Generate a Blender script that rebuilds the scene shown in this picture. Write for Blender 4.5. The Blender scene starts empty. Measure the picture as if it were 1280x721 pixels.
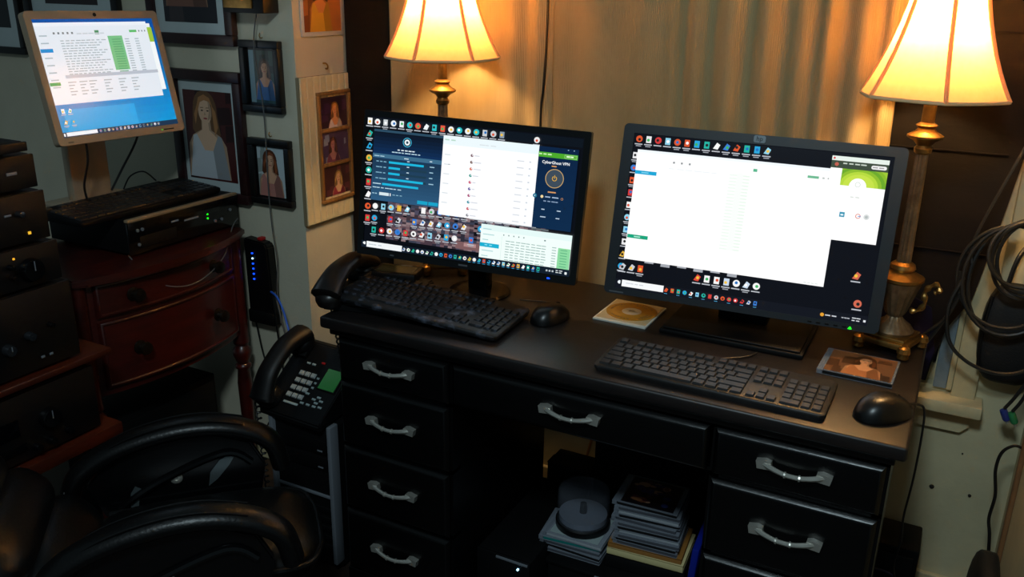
import bpy, bmesh, math, random
from mathutils import Vector, Matrix, Euler
random.seed(7)
scene = bpy.context.scene
COL = scene.collection
PI = math.pi
R = math.radians

# ------------------------------------------------------------------ camera, world, light, exposure
cam_data = bpy.data.cameras.new('camera')
cam = bpy.data.objects.new('camera', cam_data)
COL.objects.link(cam)
_yaw, _pit, _rol = R(-27.074), R(19.086), R(1.027)
_f = Vector((math.sin(_yaw)*math.cos(_pit), math.cos(_yaw)*math.cos(_pit), -math.sin(_pit)))
_r = Vector((math.cos(_yaw), -math.sin(_yaw), 0))
_u = _r.cross(_f)
_r2 = _r*math.cos(_rol) + _u*math.sin(_rol)
_u2 = -_r*math.sin(_rol) + _u*math.cos(_rol)
cam.matrix_world = Matrix(((_r2.x, _u2.x, -_f.x, 1.237), (_r2.y, _u2.y, -_f.y, -1.465), (_r2.z, _u2.z, -_f.z, 1.47), (0, 0, 0, 1)))
cam_data.sensor_width = 36
cam_data.lens = 36*1088.2/1280
cam_data.clip_start = 0.02
scene.camera = cam

world = bpy.data.worlds.new('room_ambience')
scene.world = world
world.use_nodes = True
world.node_tree.nodes['Background'].inputs[0].default_value = (0.50, 0.72, 0.80, 1)
world.node_tree.nodes['Background'].inputs[1].default_value = 0.11

ceil_light = bpy.data.lights.new('ceiling_light', 'AREA')
ceil_light.shape = 'DISK'
ceil_light.size = 0.35
ceil_light.energy = 24.0
ceil_light.color = (0.72, 0.92, 1.0)
clo = bpy.data.objects.new('ceiling_light', ceil_light)
clo.location = (1.05, -1.65, 2.50)
clo.rotation_euler = (R(20), 0, 0)
COL.objects.link(clo)

BULB = 420.0          # strength of the two lamp bulbs
SCREEN = 1.04

vs = scene.view_settings
vs.view_transform = 'Standard'
vs.look = 'None'
vs.gamma = 1
vs.exposure = 0.0
vs.use_curve_mapping = False

# ------------------------------------------------------------------ helpers
def lin(c):
    return tuple((x/12.92 if x <= 0.04045 else ((x+0.055)/1.055)**2.4) for x in c[:3])

def hexc(h):
    return tuple(int(h[i:i+2], 16)/255 for i in (0, 2, 4))

MATS = {}
def mat(name, col, rough=0.5, metal=0.0, vary=0.0, vscale=8.0, stretch=(1, 1, 1), bump=0.0, bscale=60.0, spec=0.5, emit=None, estr=0.0, alpha=None, coat=0.0, trans=0.0, col2=None, ramp=(0.35, 0.7), wave=None):
    """procedural Principled material; col in sRGB 0..1 (or hex)"""
    if name in MATS:
        return MATS[name]
    if isinstance(col, str): col = hexc(col)
    m = bpy.data.materials.new(name)
    m.use_nodes = True
    nt = m.node_tree
    b = nt.nodes['Principled BSDF']
    c = lin(col)
    b.inputs['Base Color'].default_value = (*c, 1)
    b.inputs['Roughness'].default_value = rough
    b.inputs['Metallic'].default_value = metal
    b.inputs['Specular IOR Level'].default_value = spec
    b.inputs['Coat Weight'].default_value = coat
    b.inputs['Coat Roughness'].default_value = 0.12
    b.inputs['Transmission Weight'].default_value = trans
    if alpha is not None: b.inputs['Alpha'].default_value = alpha
    if emit is not None:
        b.inputs['Emission Color'].default_value = (*lin(emit), 1)
        b.inputs['Emission Strength'].default_value = estr
    tc = nt.nodes.new('ShaderNodeTexCoord')
    mp = nt.nodes.new('ShaderNodeMapping')
    mp.inputs['Scale'].default_value = stretch
    nt.links.new(tc.outputs['Object'], mp.inputs['Vector'])
    if vary or col2 is not None:
        n = nt.nodes.new('ShaderNodeTexNoise')
        n.inputs['Scale'].default_value = vscale
        n.inputs['Detail'].default_value = 6
        n.inputs['Roughness'].default_value = 0.62
        nt.links.new(mp.outputs['Vector'], n.inputs['Vector'])
        rp = nt.nodes.new('ShaderNodeValToRGB')
        rp.color_ramp.elements[0].position = ramp[0]
        rp.color_ramp.elements[1].position = ramp[1]
        if col2 is not None:
            c2 = lin(hexc(col2) if isinstance(col2, str) else col2)
            rp.color_ramp.elements[0].color = (*c, 1)
            rp.color_ramp.elements[1].color = (*c2, 1)
        else:
            rp.color_ramp.elements[0].color = (*[x*(1-vary) for x in c], 1)
            rp.color_ramp.elements[1].color = (*[min(1, x*(1+vary)) for x in c], 1)
        nt.links.new(n.outputs['Fac'], rp.inputs['Fac'])
        nt.links.new(rp.outputs['Color'], b.inputs['Base Color'])
    if bump:
        if wave:
            n2 = nt.nodes.new('ShaderNodeTexWave')
            n2.wave_type = 'BANDS'
            n2.bands_direction = wave
            n2.inputs['Scale'].default_value = bscale
            n2.inputs['Distortion'].default_value = 0.6
            nt.links.new(tc.outputs['Object'], n2.inputs['Vector'])
        else:
            n2 = nt.nodes.new('ShaderNodeTexNoise')
            n2.inputs['Scale'].default_value = bscale
            n2.inputs['Detail'].default_value = 4
            nt.links.new(mp.outputs['Vector'], n2.inputs['Vector'])
        bp = nt.nodes.new('ShaderNodeBump')
        bp.inputs['Strength'].default_value = bump
        bp.inputs['Distance'].default_value = 0.002
        nt.links.new(n2.outputs['Fac'], bp.inputs['Height'])
        nt.links.new(bp.outputs['Normal'], b.inputs['Normal'])
    MATS[name] = m
    return m

def attr_mat(name, emit=None, rough=0.4):
    """flat print (emit=None) or a lit display (emit=strength), colours from the colour attribute"""
    if name in MATS: return MATS[name]
    m = bpy.data.materials.new(name)
    m.use_nodes = True
    nt = m.node_tree
    b = nt.nodes['Principled BSDF']
    a = nt.nodes.new('ShaderNodeAttribute')
    a.attribute_name = 'Col'
    b.inputs['Roughness'].default_value = rough
    if emit is None:
        nt.links.new(a.outputs['Color'], b.inputs['Base Color'])
    else:
        b.inputs['Base Color'].default_value = (0.004, 0.004, 0.005, 1)
        b.inputs['Specular IOR Level'].default_value = 0.25
        nt.links.new(a.outputs['Color'], b.inputs['Emission Color'])
        b.inputs['Emission Strength'].default_value = emit
    MATS[name] = m
    return m

def finish(bm, name, m, smooth=True, angle=35):
    bmesh.ops.recalc_face_normals(bm, faces=bm.faces[:])
    me = bpy.data.meshes.new(name)
    bm.to_mesh(me)
    bm.free()
    if m is not None: me.materials.append(m)
    if smooth:
        for p in me.polygons: p.use_smooth = True
        me.set_sharp_from_angle(angle=R(angle))
    return me

def obj(name, me, parent=None, mx=None, loc=None, rot=None):
    o = bpy.data.objects.new(name, me)
    COL.objects.link(o)
    if mx is not None: o.matrix_local = mx
    if loc is not None: o.location = loc
    if rot is not None: o.rotation_euler = rot
    if parent is not None: o.parent = parent
    return o

def part(name, bm, m, parent=None, mx=None, smooth=True, angle=35, loc=None, rot=None):
    return obj(name, finish(bm, name, m, smooth, angle), parent, mx, loc, rot)

def tag(o, label, cat, group=None):
    o['label'] = label
    o['category'] = cat
    if group: o['group'] = group
    return o

def thing(name, label, cat, loc=(0, 0, 0), rot=(0, 0, 0), group=None):
    o = bpy.data.objects.new(name, None)
    o.empty_display_size = 0.05
    COL.objects.link(o)
    o.location = loc
    o.rotation_euler = rot
    return tag(o, label, cat, group)

def struct(name, bm, m, parent=None, smooth=False):
    o = part(name, bm, m, parent, smooth=smooth)
    o['kind'] = 'structure'
    return o

def B(): return bmesh.new()

def box(bm, x0, x1, y0, y1, z0, z1, bev=0.0, seg=2, mx=None):
    t = bmesh.new()
    bmesh.ops.create_cube(t, size=1)
    for v in t.verts:
        v.co = Vector((x0 + (v.co.x+.5)*(x1-x0), y0 + (v.co.y+.5)*(y1-y0), z0 + (v.co.z+.5)*(z1-z0)))
    if bev > 0:
        bmesh.ops.bevel(t, geom=t.edges[:], offset=bev, segments=seg, profile=0.5, affect='EDGES')
    merge(bm, t, mx)
    return bm

def merge(bm, t, mx=None):
    if mx is not None: bmesh.ops.transform(t, matrix=mx, verts=t.verts[:])
    vm = [bm.verts.new(v.co) for v in t.verts]
    t.verts.index_update()
    for f in t.faces:
        try: bm.faces.new([vm[v.index] for v in f.verts])
        except ValueError: pass
    t.free()

def lathe(bm, prof, seg=24, cx=0, cy=0, caps=True, mod=None, mx=None):
    t = bmesh.new()
    rings = []
    for r, z in prof:
        ring = []
        for k in range(seg):
            a = 2*PI*k/seg
            rr = r*(mod(a, z) if mod else 1)
            ring.append(t.verts.new((cx+rr*math.cos(a), cy+rr*math.sin(a), z)))
        rings.append(ring)
    for a, b in zip(rings, rings[1:]):
        for k in range(seg):
            t.faces.new((a[k], a[(k+1) % seg], b[(k+1) % seg], b[k]))
    if caps:
        t.faces.new(rings[0][::-1])
        t.faces.new(rings[-1])
    merge(bm, t, mx)
    return bm

def smooth_path(pts, n=8, closed=False):
    P = [Vector(p) for p in pts]
    out = []
    N = len(P)
    rng = range(N if closed else N-1)
    for i in rng:
        p0 = P[(i-1) % N] if (closed or i > 0) else P[0]
        p1 = P[i]; p2 = P[(i+1) % N]
        p3 = P[(i+2) % N] if (closed or i+2 < N) else P[-1]
        for k in range(n):
            t = k/n
            out.append(0.5*((2*p1) + (p2-p0)*t + (2*p0-5*p1+4*p2-p3)*t*t + (3*p1-p0-3*p2+p3)*t*t*t))
    if not closed: out.append(P[-1])
    return out

def tube(bm, pts, r, seg=8, closed=False, rfun=None, flat=1.0, up=None):
    """sweep a circle (or an ellipse: flat) along points"""
    n = len(pts)
    pts = [Vector(p) for p in pts]
    rings = []
    nrm = None
    for i, p in enumerate(pts):
        if closed: d = pts[(i+1) % n] - pts[i-1]
        else: d = pts[min(i+1, n-1)] - pts[max(i-1, 0)]
        d.normalize()
        if up is not None:
            nrm = Vector(up) - d*Vector(up).dot(d)
            nrm.normalize()
        elif nrm is None:
            a = Vector((0, 0, 1)) if abs(d.z) < 0.9 else Vector((1, 0, 0))
            nrm = (a - d*a.dot(d)).normalized()
        else:
            nrm = (nrm - d*nrm.dot(d))
            if nrm.length < 1e-6: nrm = d.orthogonal()
            nrm.normalize()
        bn = d.cross(nrm)
        rr = r*(rfun(i/(n-1)) if rfun else 1)
        rings.append([bm.verts.new(p + nrm*(rr*flat*math.cos(2*PI*k/seg)) + bn*(rr*math.sin(2*PI*k/seg))) for k in range(seg)])
    m = n if closed else n-1
    for i in range(m):
        a, b = rings[i], rings[(i+1) % n]
        for k in range(seg):
            bm.faces.new((a[k], a[(k+1) % seg], b[(k+1) % seg], b[k]))
    if not closed:
        bm.faces.new(rings[0][::-1])
        bm.faces.new(rings[-1])
    return bm

def prism(bm, poly, z0, z1, axis='z', mx=None):
    """extrude a 2D polygon; axis z: poly in xy; axis y: poly in xz; axis x: poly in yz"""
    t = bmesh.new()
    def P(a, b, c):
        return {'z': (a, b, c), 'y': (a, c, b), 'x': (c, a, b)}[axis]
    lo = [t.verts.new(P(a, b, z0)) for a, b in poly]
    hi = [t.verts.new(P(a, b, z1)) for a, b in poly]
    n = len(poly)
    for k in range(n):
        t.faces.new((lo[k], lo[(k+1) % n], hi[(k+1) % n], hi[k]))
    t.faces.new(lo[::-1]); t.faces.new(hi)
    merge(bm, t, mx)
    return bm

def cyl(bm, p0, p1, r, seg=16):
    return tube(bm, [p0, p1], r, seg)

def rrect(w, h, r, n=5):
    out = []
    for cx, cy, a0 in ((w/2-r, h/2-r, 0), (-w/2+r, h/2-r, 90), (-w/2+r, -h/2+r, 180), (w/2-r, -h/2+r, 270)):
        for k in range(n+1):
            a = R(a0 + 90*k/n)
            out.append((cx+r*math.cos(a), cy+r*math.sin(a)))
    return out

def cable(name, pts, r, m, label, cat='cable', group=None, n=8, seg=6):
    return tag(part(name, tube(B(), smooth_path(pts, n), r, seg), m), label, cat, group)

class Canvas:
    """flat print: coloured polygons in the xz plane (u right, v up), facing -y"""
    def __init__(s): s.v = []; s.f = []; s.c = []; s.k = 0
    def poly(s, pts, col, layer=None):
        if isinstance(col, str): col = hexc(col)
        s.k += 1
        y = -(layer if layer is not None else s.k)*0.00001
        i = len(s.v)
        s.v += [(a, y, b) for a, b in pts]
        s.f.append(list(range(i, i+len(pts))))
        s.c.append(lin(col))
    def rect(s, u0, v0, u1, v1, col): s.poly([(u0, v0), (u1, v0), (u1, v1), (u0, v1)], col)
    def ell(s, u, v, a, b, col, n=20, rot=0):
        c, d = math.cos(rot), math.sin(rot)
        s.poly([(u+a*math.cos(2*PI*k/n)*c-b*math.sin(2*PI*k/n)*d, v+a*math.cos(2*PI*k/n)*d+b*math.sin(2*PI*k/n)*c) for k in range(n)], col)
    def ring(s, u, v, r, w, col, bg, n=28):
        s.ell(u, v, r, r, col, n); s.ell(u, v, r-w, r-w, bg, n)
    def text(s, body, u, v, size, col, align='LEFT', bold=False):
        cu = bpy.data.curves.new('lettering', 'FONT')
        cu.body = body; cu.size = size; cu.align_x = align; cu.resolution_u = 3
        if bold: cu.offset = size*0.015
        o = bpy.data.objects.new('lettering', cu)
        COL.objects.link(o)
        dg = bpy.context.evaluated_depsgraph_get()
        me = bpy.data.meshes.new_from_object(o.evaluated_get(dg))
        s.k += 1
        if isinstance(col, str): col = hexc(col)
        i = len(s.v)
        s.v += [(u+w.co.x, -s.k*0.00001, v+w.co.y) for w in me.vertices]
        for p in me.polygons:
            s.f.append([i+j for j in p.vertices]); s.c.append(lin(col))
        bpy.data.objects.remove(o); bpy.data.curves.remove(cu); bpy.data.meshes.remove(me)
    def scribble(s, u, v, w, h, col, words=3):
        """a line of print too small to read"""
        x = u
        for k in range(words):
            ww = w/words*random.uniform(.6, .95)
            s.rect(x, v, x+ww, v+h, col)
            x += w/words
    def build(s, name, m, parent=None, mx=None):
        me = bpy.data.meshes.new(name)
        me.from_pydata(s.v, [], s.f)
        ca = me.color_attributes.new('Col', 'FLOAT_COLOR', 'CORNER')
        i = 0
        for f, c in zip(s.f, s.c):
            for _ in f:
                ca.data[i].color = (*c, 1); i += 1
        me.materials.append(m)
        # make every face look towards -y
        me.update()
        flip = [p.index for p in me.polygons if p.normal.y > 0]
        if flip:
            bm = bmesh.new(); bm.from_mesh(me); bm.faces.ensure_lookup_table()
            bmesh.ops.reverse_faces(bm, faces=[bm.faces[k] for k in flip])
            bm.to_mesh(me); bm.free()
        return obj(name, me, parent, mx)

def frame_mx(c, u, v):
    """matrix whose x is u, z is v (panel facing -y)"""
    u = Vector(u).normalized()
    v = Vector(v); v = (v - u*v.dot(u)).normalized()
    n = v.cross(u)          # +y (away from viewer)
    return Matrix(((u.x, n.x, v.x, c[0]), (u.y, n.y, v.y, c[1]), (u.z, n.z, v.z, c[2]), (0, 0, 0, 1)))

# ------------------------------------------------------------------ materials
M_wall = mat('wall_paint_cream', (.80, .77, .68), .75, vary=.05, vscale=5, bump=.25, bscale=120)
M_wallwin = mat('wall_paint_worn', (.76, .72, .58), .75, vary=.12, vscale=4, bump=.25, bscale=90)
M_trim = mat('painted_trim_cream', (.80, .74, .58), .5, vary=.15, vscale=14, bump=.1, bscale=50)
M_floor = mat('dark_floor', (.16, .11, .08), .6, vary=.4, vscale=12)
M_black = mat('black_painted_wood', (.016, .016, .019), .30, vary=.2, vscale=10, stretch=(1, 5, 5), bump=.12, bscale=70, spec=.45)
M_desktop = mat('black_desktop_worn', (.085, .07, .07), .42, col2=(.14, .105, .095), vscale=14, ramp=(.45, .8), stretch=(1, 4, 4), bump=.1, bscale=80)
M_plastic = mat('black_plastic', (.026, .027, .032), .48, bump=.08, bscale=300, spec=.3)
M_plastic2 = mat('matte_black_plastic', (.02, .02, .023), .65, bump=.1, bscale=300, spec=.2)
M_gloss = mat('gloss_black_plastic', (.03, .03, .035), .16)
M_key = mat('black_key_plastic', (.085, .085, .095), .42)
M_dusty = mat('dusty_black_plastic', (.05, .05, .06), .5, col2=(.34, .36, .42), vscale=30, ramp=(.52, .72))
M_silver = mat('brushed_nickel', (.82, .81, .77), .34, metal=.75, vary=.1, vscale=40)
M_silverp = mat('silver_plastic', (.50, .52, .55), .4, metal=.3)
M_brass = mat('antique_brass', (.62, .47, .25), .35, metal=.85, vary=.3, vscale=30, bump=.2, bscale=80)
M_bronze = mat('pewter_bronze', (.48, .40, .30), .45, metal=.6, vary=.35, vscale=40, bump=.2, bscale=80)
M_cherry = mat('cherry_wood', (.27, .062, .040), .36, col2=(.16, .038, .028), vscale=6, stretch=(6, 1, 9), ramp=(.3, .75), coat=.25)
M_rackwood = mat('rack_cherry_wood', (.30, .11, .05), .34, col2=(.20, .065, .035), vscale=7, stretch=(8, 1, 8), ramp=(.3, .75), coat=.25)
M_leather = mat('black_leather', (.028, .027, .029), .36, bump=.3, bscale=160, spec=.35)
M_stitch = mat('leather_stitch', (.30, .29, .29), .6)
M_framebk = mat('black_frame_wood', (.05, .045, .05), .4, vary=.2, vscale=20)
M_framebr = mat('mahogany_frame', (.17, .07, .075), .4, vary=.3, vscale=12, stretch=(5, 1, 5))
M_matb = mat('picture_mat_board', (.74, .78, .78), .8, vary=.03, vscale=20)
M_cream = mat('beadboard_paint', (.86, .80, .64), .55, vary=.06, vscale=16, bump=.06, bscale=60)
M_oak = mat('oak_moulding', (.55, .40, .22), .5, vary=.25, vscale=16, stretch=(6, 6, 1))
M_cable = mat('black_cable', (.05, .05, .055), .45)
M_cableg = mat('grey_cable', (.34, .34, .34), .55)
M_blue = mat('blue_network_cable', (.10, .32, .75), .45)
M_white = mat('white_plastic', (.80, .80, .78), .45)
M_clear = mat('clear_plastic', (.9, .92, .95), .08, trans=1.0)
M_print = attr_mat('colour_print', None, .32)
M_screen = attr_mat('lit_display', SCREEN, .22)
M_bezelbeige = mat('beige_silver_plastic', (.62, .55, .46), .42, vary=.05, vscale=20)
M_curtain = mat('corduroy_curtain', (.70, .60, .43), .85, vary=.10, vscale=9, stretch=(1, 1, .3), bump=.35, bscale=75, wave='X', spec=.15)
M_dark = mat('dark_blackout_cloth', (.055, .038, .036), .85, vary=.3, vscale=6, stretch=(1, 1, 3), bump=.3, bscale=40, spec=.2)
M_indigo = mat('indigo_cloth', (.07, .05, .16), .8, vary=.3, vscale=9, spec=.2)

def led(name, col, s=4):
    return mat(name, col, .4, emit=col, estr=s)
M_ledgreen = led('green_led', (.1, 1, .1), 2.5)
M_ledblue = led('blue_led', (.05, .25, 1), 3)
M_ledamber = led('amber_led', (1, .75, .2), .7)
M_ledwhite = led('pale_blue_led', (.6, .85, 1), 4)

# ------------------------------------------------------------------ the setting
YA, XC, YW, XR, DZ = 0.42, -0.397, 0.66, 1.472, 0.75
bm = B(); box(bm, -2.6, 2.4, -2.6, 1.2, -0.05, 0); struct('floor', bm, M_floor)
bm = B(); box(bm, -2.6, XC, YA, 1.0, 0, 2.45); struct('wall_left', bm, M_wall)
bm = B()
box(bm, XC, -.30, YW, YW+.12, 0, 2.45); box(bm, 1.27, XR+.12, YW, YW+.12, 0, 2.45)
box(bm, -.30, 1.27, YW, YW+.12, 0, .60); box(bm, -.30, 1.27, YW, YW+.12, 1.80, 2.45)
struct('wall_back', bm, M_wallwin)
bm = B(); box(bm, XR, XR+.12, -.30, YW, 0, 2.45); struct('wall_right', bm, M_wallwin)
bm = B(); box(bm, -2.6, XC, YA-.014, YA, 0, .085, .003); struct('baseboard_left', bm, M_trim)
bm = B(); box(bm, XC, XR, YW-.014, YW, 0, .10, .003); struct('baseboard_back', bm, M_trim)
bm = B(); box(bm, XR-.010, XR, .515, .540, 0, 2.3, .003); struct('trim_1', bm, mat('raw_wood_trim', (.52, .36, .22), .6, vary=.3, vscale=10, stretch=(6, 6, 1)))

# window: casing, jamb, sash, pane, sill, apron
win = obj('window_1', None); win.location = (0, YW, 0); win['kind'] = 'structure'
bm = B(); box(bm, 1.312, 1.362, -.022, 0, .585, 1.9, .003); part('window_casing', bm, M_trim, win)
bm = B(); box(bm, -.37, -.30, -.022, 0, .585, 1.9, .003); part('window_casing', bm, M_trim, win)
bm = B(); box(bm, -.37, 1.362, -.022, 0, 1.80, 1.88, .003); part('window_casing', bm, M_trim, win)
bm = B(); box(bm, 1.272, 1.300, -.012, .10, .60, 1.8, .002); part('window_jamb', bm, mat('blue_grey_sash', (.50, .55, .58), .5, vary=.15, vscale=20), win)
bm = B(); box(bm, 1.300, 1.312, -.016, .0, .60, 1.8, .002); part('window_stop', bm, M_trim, win)
bm = B(); box(bm, -.30, 1.272, .03, .06, .60, .645, .003); part('sash_rail', bm, M_trim, win)
bm = B(); box(bm, -.30, 1.272, .040, .046, .645, 1.8); part('pane', bm, mat('night_window_glass', (.02, .02, .03), .05), win)
bm = B(); box(bm, -.39, 1.380, -.065, .03, .560, .590, .004); part('window_sill', bm, M_trim, win)
bm = B(); prism(bm, [(-.38, .5), (1.345, .5), (1.362, .518), (1.362, .56), (-.38, .56)], -.018, 0, 'y'); part('window_apron', bm, M_trim, win)

# ------------------------------------------------------------------ dark sheet and curtains
bm = B()
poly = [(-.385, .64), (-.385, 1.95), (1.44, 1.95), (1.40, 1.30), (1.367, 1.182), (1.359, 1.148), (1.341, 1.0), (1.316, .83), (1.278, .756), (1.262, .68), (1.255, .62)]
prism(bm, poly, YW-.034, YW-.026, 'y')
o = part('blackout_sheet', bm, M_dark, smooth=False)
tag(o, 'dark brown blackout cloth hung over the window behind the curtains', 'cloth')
for z, w in ((1.155, .004), (1.40, .004), (.935, .003)):
    bm = B(); box(bm, .95, 1.33, YW-.0375, YW-.034, z-w/2-.0, z+w/2, .001); part('hem_seam', bm, M_dark, o)
bm = B()
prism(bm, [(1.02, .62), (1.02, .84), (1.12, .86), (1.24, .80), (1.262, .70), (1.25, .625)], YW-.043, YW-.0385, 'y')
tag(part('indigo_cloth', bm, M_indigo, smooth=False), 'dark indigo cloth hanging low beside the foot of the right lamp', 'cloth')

def curtain(name, label, x0, x1, folds, ybase, amp, z0=.605, z1=1.95, seed=1):
    rnd = random.Random(seed)
    nx, nz = 150, 14
    ph = [rnd.uniform(0, 6.28) for _ in range(4)]
    def depth(x, z):
        d = 0
        for c, w, a in folds:
            t = (x-c)/w
            d += a*math.exp(-t*t)
        d += .0012*math.sin(x*40+ph[0])
        d += .001*math.sin(z*4+ph[2]+x*5)
        return d*(.85+.25*(1.6-z))
    bm = B()
    rows = []
    for j in range(nz+1):
        z = z0+(z1-z0)*j/nz
        rows.append([bm.verts.new((x0+(x1-x0)*i/nx + .006*math.sin(z*3+ph[3]), ybase-amp*depth(x0+(x1-x0)*i/nx, z), z)) for i in range(nx+1)])
    for j in range(nz):
        for i in range(nx):
            bm.faces.new((rows[j][i], rows[j][i+1], rows[j+1][i+1], rows[j+1][i]))
    o = part(name, bm, M_curtain, angle=180)
    sd = o.modifiers.new('thickness', 'SOLIDIFY'); sd.thickness = .0025; sd.offset = 0
    return tag(o, label, 'curtain')
# fold list: centre x, width, how far it comes forward (m)
curtain('curtain', 'smooth tan corduroy curtain glowing orange behind the left lamp', -.222, .283,
        [(-.15, .05, .010), (-.05, .07, .012), (.08, .06, .014), (.17, .03, .018), (.235, .022, .014)], YW-.052, 1.0, seed=3)
curtain('curtain', 'olive tan corduroy curtain with deep folds behind the right monitor', .287, 1.098,
        [(.31, .03, .012), (.40, .06, .016), (.53, .05, .020), (.60, .016, .012), (.655, .022, .022), (.735, .030, .030), (.815, .028, .034), (.895, .030, .026), (.948, .02, .034), (1.02, .028, .030), (1.075, .016, .026)], YW-.050, 1.0, seed=5)
cable('hanging_cord', [(.272, .585, 1.95), (.274, .587, 1.44), (.268, .589, 1.25), (.262, .588, 1.16), (.266, .588, .95), (.27, .588, .70)], .0035, M_cable, 'black cord hanging straight down between the two curtains', 'cord')

# ------------------------------------------------------------------ desk
desk = thing('desk', 'black painted pedestal desk with silver bow handles under the monitors', 'desk', (0, 0, 0))
bm = B()
box(bm, -.004, 1.244, -.008, .535, .722, .75, .006, 3)
part('desktop', bm, M_desktop, desk)
bm = B(); box(bm, .012, 1.228, .006, .52, .704, .722, .004); part('cornice', bm, M_black, desk)
for x0, x1 in ((.03, .337), (.912, 1.222)):
    bm = B()
    box(bm, x0, x0+.018, .018, .51, 0, .704); box(bm, x1-.018, x1, .018, .51, 0, .704)
    box(bm, x0+.018, x1-.018, .49, .51, 0, .704); box(bm, x0+.018, x1-.018, .03, .49, .05, .068)
    box(bm, x0, x1, .010, .03, 0, .07, .002)
    for z in (.07, .2505, .424, .594, .698):
        box(bm, x0, x1, .018, .05, z-.004, z+.006)
    part('pedestal', bm, M_black, desk, smooth=False)
bm = B(); box(bm, .337, .912, .49, .508, .60, .704); box(bm, .337, .912, .03, .49, .592, .60); part('apron_frame', bm, M_black, desk, smooth=False)

def raised_front(w, h, t=.018, e=.014):
    """drawer front with an ogee edge, centred, facing -y"""
    bm = B()
    rings = []
    for inset, y in ((0, t), (0, .009), (.0018, .0062), (.0058, .0022), (.0085, .0004), (e-.003, 0)):
        rings.append([bm.verts.new((sx*(w/2-inset), y, sz*(h/2-inset))) for sx, sz in ((-1, -1), (1, -1), (1, 1), (-1, 1))])
    for a, b in zip(rings, rings[1:]):
        for k in range(4):
            bm.faces.new((a[k], a[(k+1) % 4], b[(k+1) % 4], b[k]))
    bm.faces.new(rings[0][::-1]); bm.faces.new(rings[-1])
    return bm

def pull_mesh():
    bm = B()
    # bowed bar
    pts = [(-.054, -.006, .004), (-.042, -.014, .002), (-.026, -.018, -.001), (-.010, -.020, -.003), (.010, -.020, -.003), (.026, -.018, -.001), (.042, -.014, .002), (.054, -.006, .004)]
    tube(bm, smooth_path(pts, 4), .0058, 8, rfun=lambda t: 1.2-.45*math.sin(PI*t)**.5 if 0 < t < 1 else 1.2)
    for s in (-1, 1):       # flared feet and collars
        prism(bm, [(s*.038, -.005), (s*.064, -.007), (s*.067, .008), (s*.050, .012), (s*.040, .009)][::s], -.013, .0, 'y')
        cyl(bm, (s*.011, -.0198, -.003), (s*.014, -.0195, -.003), .0062, 10)
    return finish(bm, 'handle', M_silver)
PULL = pull_mesh()

def drawer(x0, x1, z0, z1):
    w, h = x1-x0, z1-z0
    d = part('drawer', raised_front(w, h), M_black, desk, loc=((x0+x1)/2, .002, (z0+z1)/2), angle=25)
    obj('handle', PULL, d, loc=(0, 0, .004))
for x0, x1 in ((.036, .331), (.918, 1.216)):
    for z0, z1 in ((.075, .246), (.255, .420), (.430, .590), (.600, .698)):
        drawer(x0, x1, z0, z1)
drawer(.343, .906, .604, .698)

# ------------------------------------------------------------------ keyboards
KEYM = {}
def key_mesh(w, d, h, m):
    k = (round(w, 4), round(d, 4), h, m.name)
    if k not in KEYM:
        bm = B()
        lo = [(-w/2, -d/2), (w/2, -d/2), (w/2, d/2), (-w/2, d/2)]
        i = min(.0016, w*.12)
        a = [bm.verts.new((x, y, 0)) for x, y in lo]
        b = [bm.verts.new((x-math.copysign(i, x), y-math.copysign(i, y), h)) for x, y in lo]
        for q in range(4): bm.faces.new((a[q], a[(q+1) % 4], b[(q+1) % 4], b[q]))
        bm.faces.new(b)
        KEYM[k] = finish(bm, 'key', m, smooth=False)
    return KEYM[k]

LEG = None
def legend_mat():
    return mat('key_legend', (.55, .55, .57), .6)

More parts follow.
